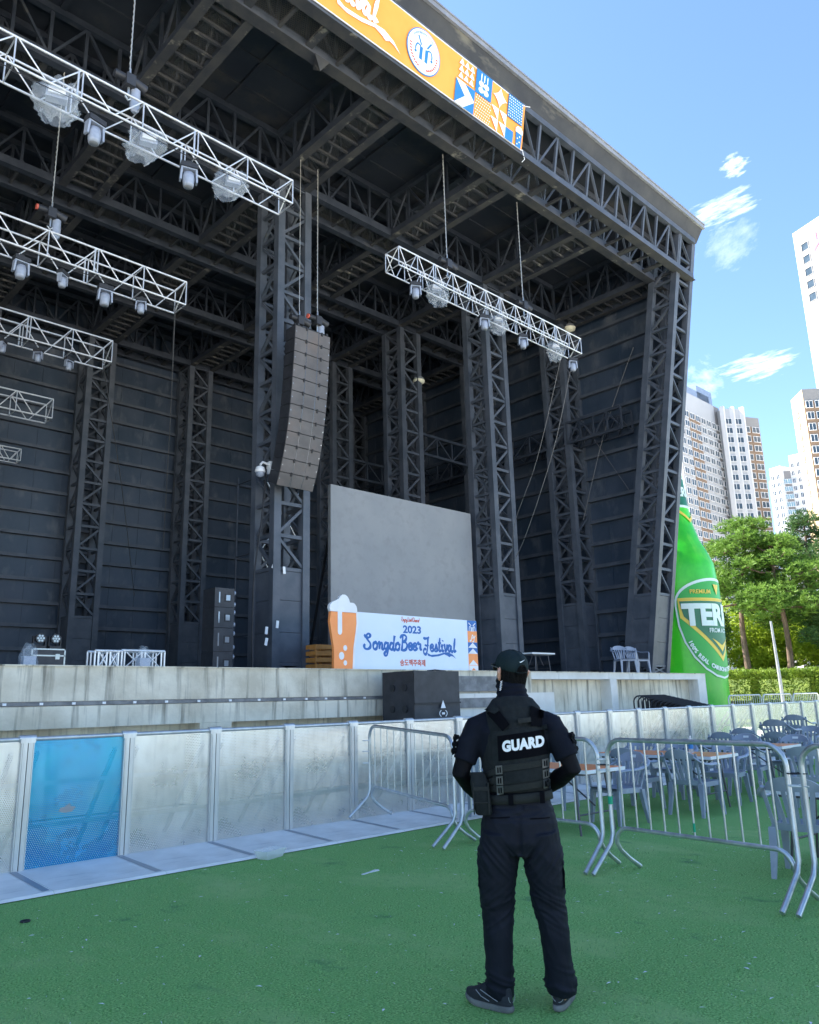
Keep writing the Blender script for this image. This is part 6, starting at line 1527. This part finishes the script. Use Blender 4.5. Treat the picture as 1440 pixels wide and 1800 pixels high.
mb = MB(); mb.grid(14, 6, lambda u, v: Hd(.082*math.cos(math.pi*(1-u))*(1-.12*v), .06+(.035+.075*v)*math.sin(math.pi*u)**.7, .030-.012*v*math.sin(math.pi*u)+.014*math.cos(math.pi*(1-u))**2*-1*v)); mb.grid(14, 6, lambda u, v: Hd(.082*math.cos(math.pi*u)*(1-.12*v), .06+(.035+.075*v)*math.sin(math.pi*u)**.7, .026-.012*v*math.sin(math.pi*u))); mb.build('brim', 'capcloth', cap_)
# the opening sits at the middle back of the cap
def bc(u, v, off): 
    a_ = -math.pi/2+u/.098; k_ = 1.02 if v < .05 else 1.02-(v-.05)*1.8
    return Hd((.086*k_+off)*math.cos(a_), -.004+(.108*k_+off)*math.sin(a_), v)
op = [(.034*math.cos(k*math.pi/12), .030+.044*math.sin(k*math.pi/12)) for k in range(13)]
mb = MB(); mb.add([bc(u, v, .0025) for u, v in op], [tuple(range(13))]); mb.build('back_opening', 'hair', cap_)
mb = MB(); mb.tube([bc(u*1.06, v*1.02, .003) for u, v in op], .0032, 6); mb.tube([bc(-.036+.072*k/8, .028, .003) for k in range(9)], .007, 6, flat=.5); mb.build('strap', 'capcloth', cap_)
mb = MB(); r6 = random.Random(4)
for k in range(60):
    u0 = r6.uniform(-.028, .028); v0 = r6.uniform(.035, .066); mb.tube([bc(u0, v0, .003), bc(u0+r6.uniform(-.012, .012), v0-.012, .008), bc(u0+r6.uniform(-.018, .018), v0-.03, .005)], [.0016, .0018, .0008], 4)
mb.build('hair_tuft', 'hair', cap_)
sw = [(-.030, -.004), (-.022, -.014), (-.008, -.010), (.034, .012), (-.010, -.002), (-.022, -.006)]
mb = MB(); mb.prism([(u*.62, .092+v*.62) for u, v in sw], lambda u, v, w_: bc(u-.002, v, .004+w_), .0015); mb.build('tick_emblem', 'white', cap_)
mb = MB()
mb.loft([[Hd((.079+.002*nz(k, z*60, 1))*s_*math.cos(k*2*math.pi/n), -.016+(.098+.003*nz(k*2, z*50, 4))*s_*math.sin(k*2*math.pi/n), z) for k in range(n)] for z, s_ in ((.034, 1.0), (.0, .97), (-.03, .9), (-.055, .78), (-.07, .66))]) if False else None
for i in range(520):
    a_ = r6.uniform(R(178), R(362)); z0 = r6.uniform(-.045, .032); ln = r6.uniform(.03, .055)
    def hp(z, o_): s_ = 1.0-.0 if z > 0 else 1+z*1.1; return Hd((.0775*s_+o_)*math.cos(a_), -.008+(.098*s_+o_)*math.sin(a_), z)
    mb.tube([hp(z0, .002), hp(z0-ln*.5, .004), hp(z0-ln, .002)], [.003, .0036, .0008], 5)
mb.loft([[Hd(.0775*s_*math.cos(t_), -.008+.098*s_*math.sin(t_), z) for t_ in [R(172)+R(196)*k/20 for k in range(21)]]+[Hd(0, -.02, z)] for z, s_ in ((.034, 1.0), (.0, 1.0), (-.03, .97), (-.055, .94), (-.078, .90))])
mb.build('hair', 'hair', gd)
# sunglasses and coiled earpiece cord on his left
mb = MB()
for sx in (-1, 1): mb.tube([Hd(sx*.082, -.018, .030), Hd(sx*.086, .02, .026), Hd(sx*.084, .085, .020)], .0028, 6)
for sx in (-1, 1): mb.tube([Hd(sx*(.04+.030*math.cos(k*.6283)), .100-.012*abs(math.cos(k*.6283)), .008+.022*math.sin(k*.6283)) for k in range(11)], .0025, 6)
mb.tube([Hd(-.012, .103, .012), Hd(.012, .103, .012)], .0025, 6); gls = mb.build('sunglasses', 'buckle', gd)
mb = MB()
for sx in (-1, 1): mb.add([Hd(sx*(.04+.028*math.cos(k*.6283)), .099-.011*abs(math.cos(k*.6283)), .008+.02*math.sin(k*.6283)) for k in range(10)], [tuple(range(10))])
mb.build('lens', 'black', gls)
mb = MB(); mb.tube([Hd(-.084, -.046, -.035)*(1-k/26)+V((-.078, -.062, 1.60))*(k/26)+V((.005*math.cos(k*1.4), .005*math.sin(k*1.4), 0)) for k in range(27)], .0022, 5); mb.build('earpiece_cord', 'zip', gd)
# shoes
def shoe(x, y_, yaw, nm='shoe'):
    Rz = Matrix.Rotation(yaw, 3, 'Z'); o_ = V((x, y_, 0))
    def S(a_, b_, z): return o_+Rz @ V((a_, b_, z))
    n = 24
    def outl(k, g=1.):                                               # sole outline, +Y to the toe
        t_ = k*2*math.pi/n; yy = .145*math.sin(t_); wd = .047+.008*math.sin(t_)-.006*math.cos(2*t_); return (wd*math.copysign(abs(math.cos(t_))**.75, math.cos(t_))*g + .006*math.sin(t_), yy*g)
    mb = MB()
    def sz(k): t_ = k*2*math.pi/n; s_ = math.sin(t_); return .02*max(0, s_-.55)/.45
    mb.loft([[S(*outl(k, g), z+sz(k)) for k in range(n)] for z, g in ((.004, .96), (.010, 1.02), (.024, 1.03), (.034, 1.0))]); sl_ = mb.build(nm, 'sole', gd)
    sl_.name = 'shoe_sole' 
    mb = MB()
    def ring(z, y0, y1, w0, back): return [S(w0*math.cos(k*2*math.pi/n), (y0+y1)/2+(y1-y0)/2*math.sin(k*2*math.pi/n), z) for k in range(n)]
    mb.loft([[S(*outl(k, .985), .036+sz(k)*.9) for k in range(n)], [S(*outl(k, .97), .060+sz(k)*.6) for k in range(n)], ring(.082, -.137, .10, .043, 0), ring(.105, -.132, .045, .038, 0), ring(.122, -.128, .015, .036, 0), ring(.118, -.118, .0, .030, 0)], cap=True)
    up_ = mb.build('shoe', 'shoe', gd)
    mb = MB()
    mb.tube([S(.030*math.cos(a_), -.132-.012*0+.03*(1-math.sin(a_)) *0 - .006, .080+.032*math.sin(a_)) for a_ in [R(180)+R(180)*k/10 for k in range(11)]], .0018, 5)
    for sx in (-1, 1):
        mb.tube([S(sx*.046, -.08, .055), S(sx*.046, -.02, .075), S(sx*.038, .03, .088)], .0022, 5); mb.tube([S(sx*.049, -.03, .048), S(sx*.048, .02, .062), S(sx*.036, .06, .082)], .0022, 5)
    mb.build('piping', 'piping', up_)
    mb = MB()
    for k in range(4): mb.tube([S(-.024, .035+.018*k, .090-.006*k), S(0, .04+.018*k, .100-.007*k), S(.024, .035+.018*k, .090-.006*k)], .003, 5)
    mb.tube([S(-.0, .04, .10), S(-.03, .05, .115), S(-.04, .03, .10), S(-.02, .03, .098)], .0028, 5); mb.tube([S(-.0, .04, .10), S(.03, .055, .09), S(.045, .06, .07)], .0028, 5); mb.build('laces', 'black', up_)
shoe(-.215, .005, R(58)); shoe(.168, .085, R(-14))
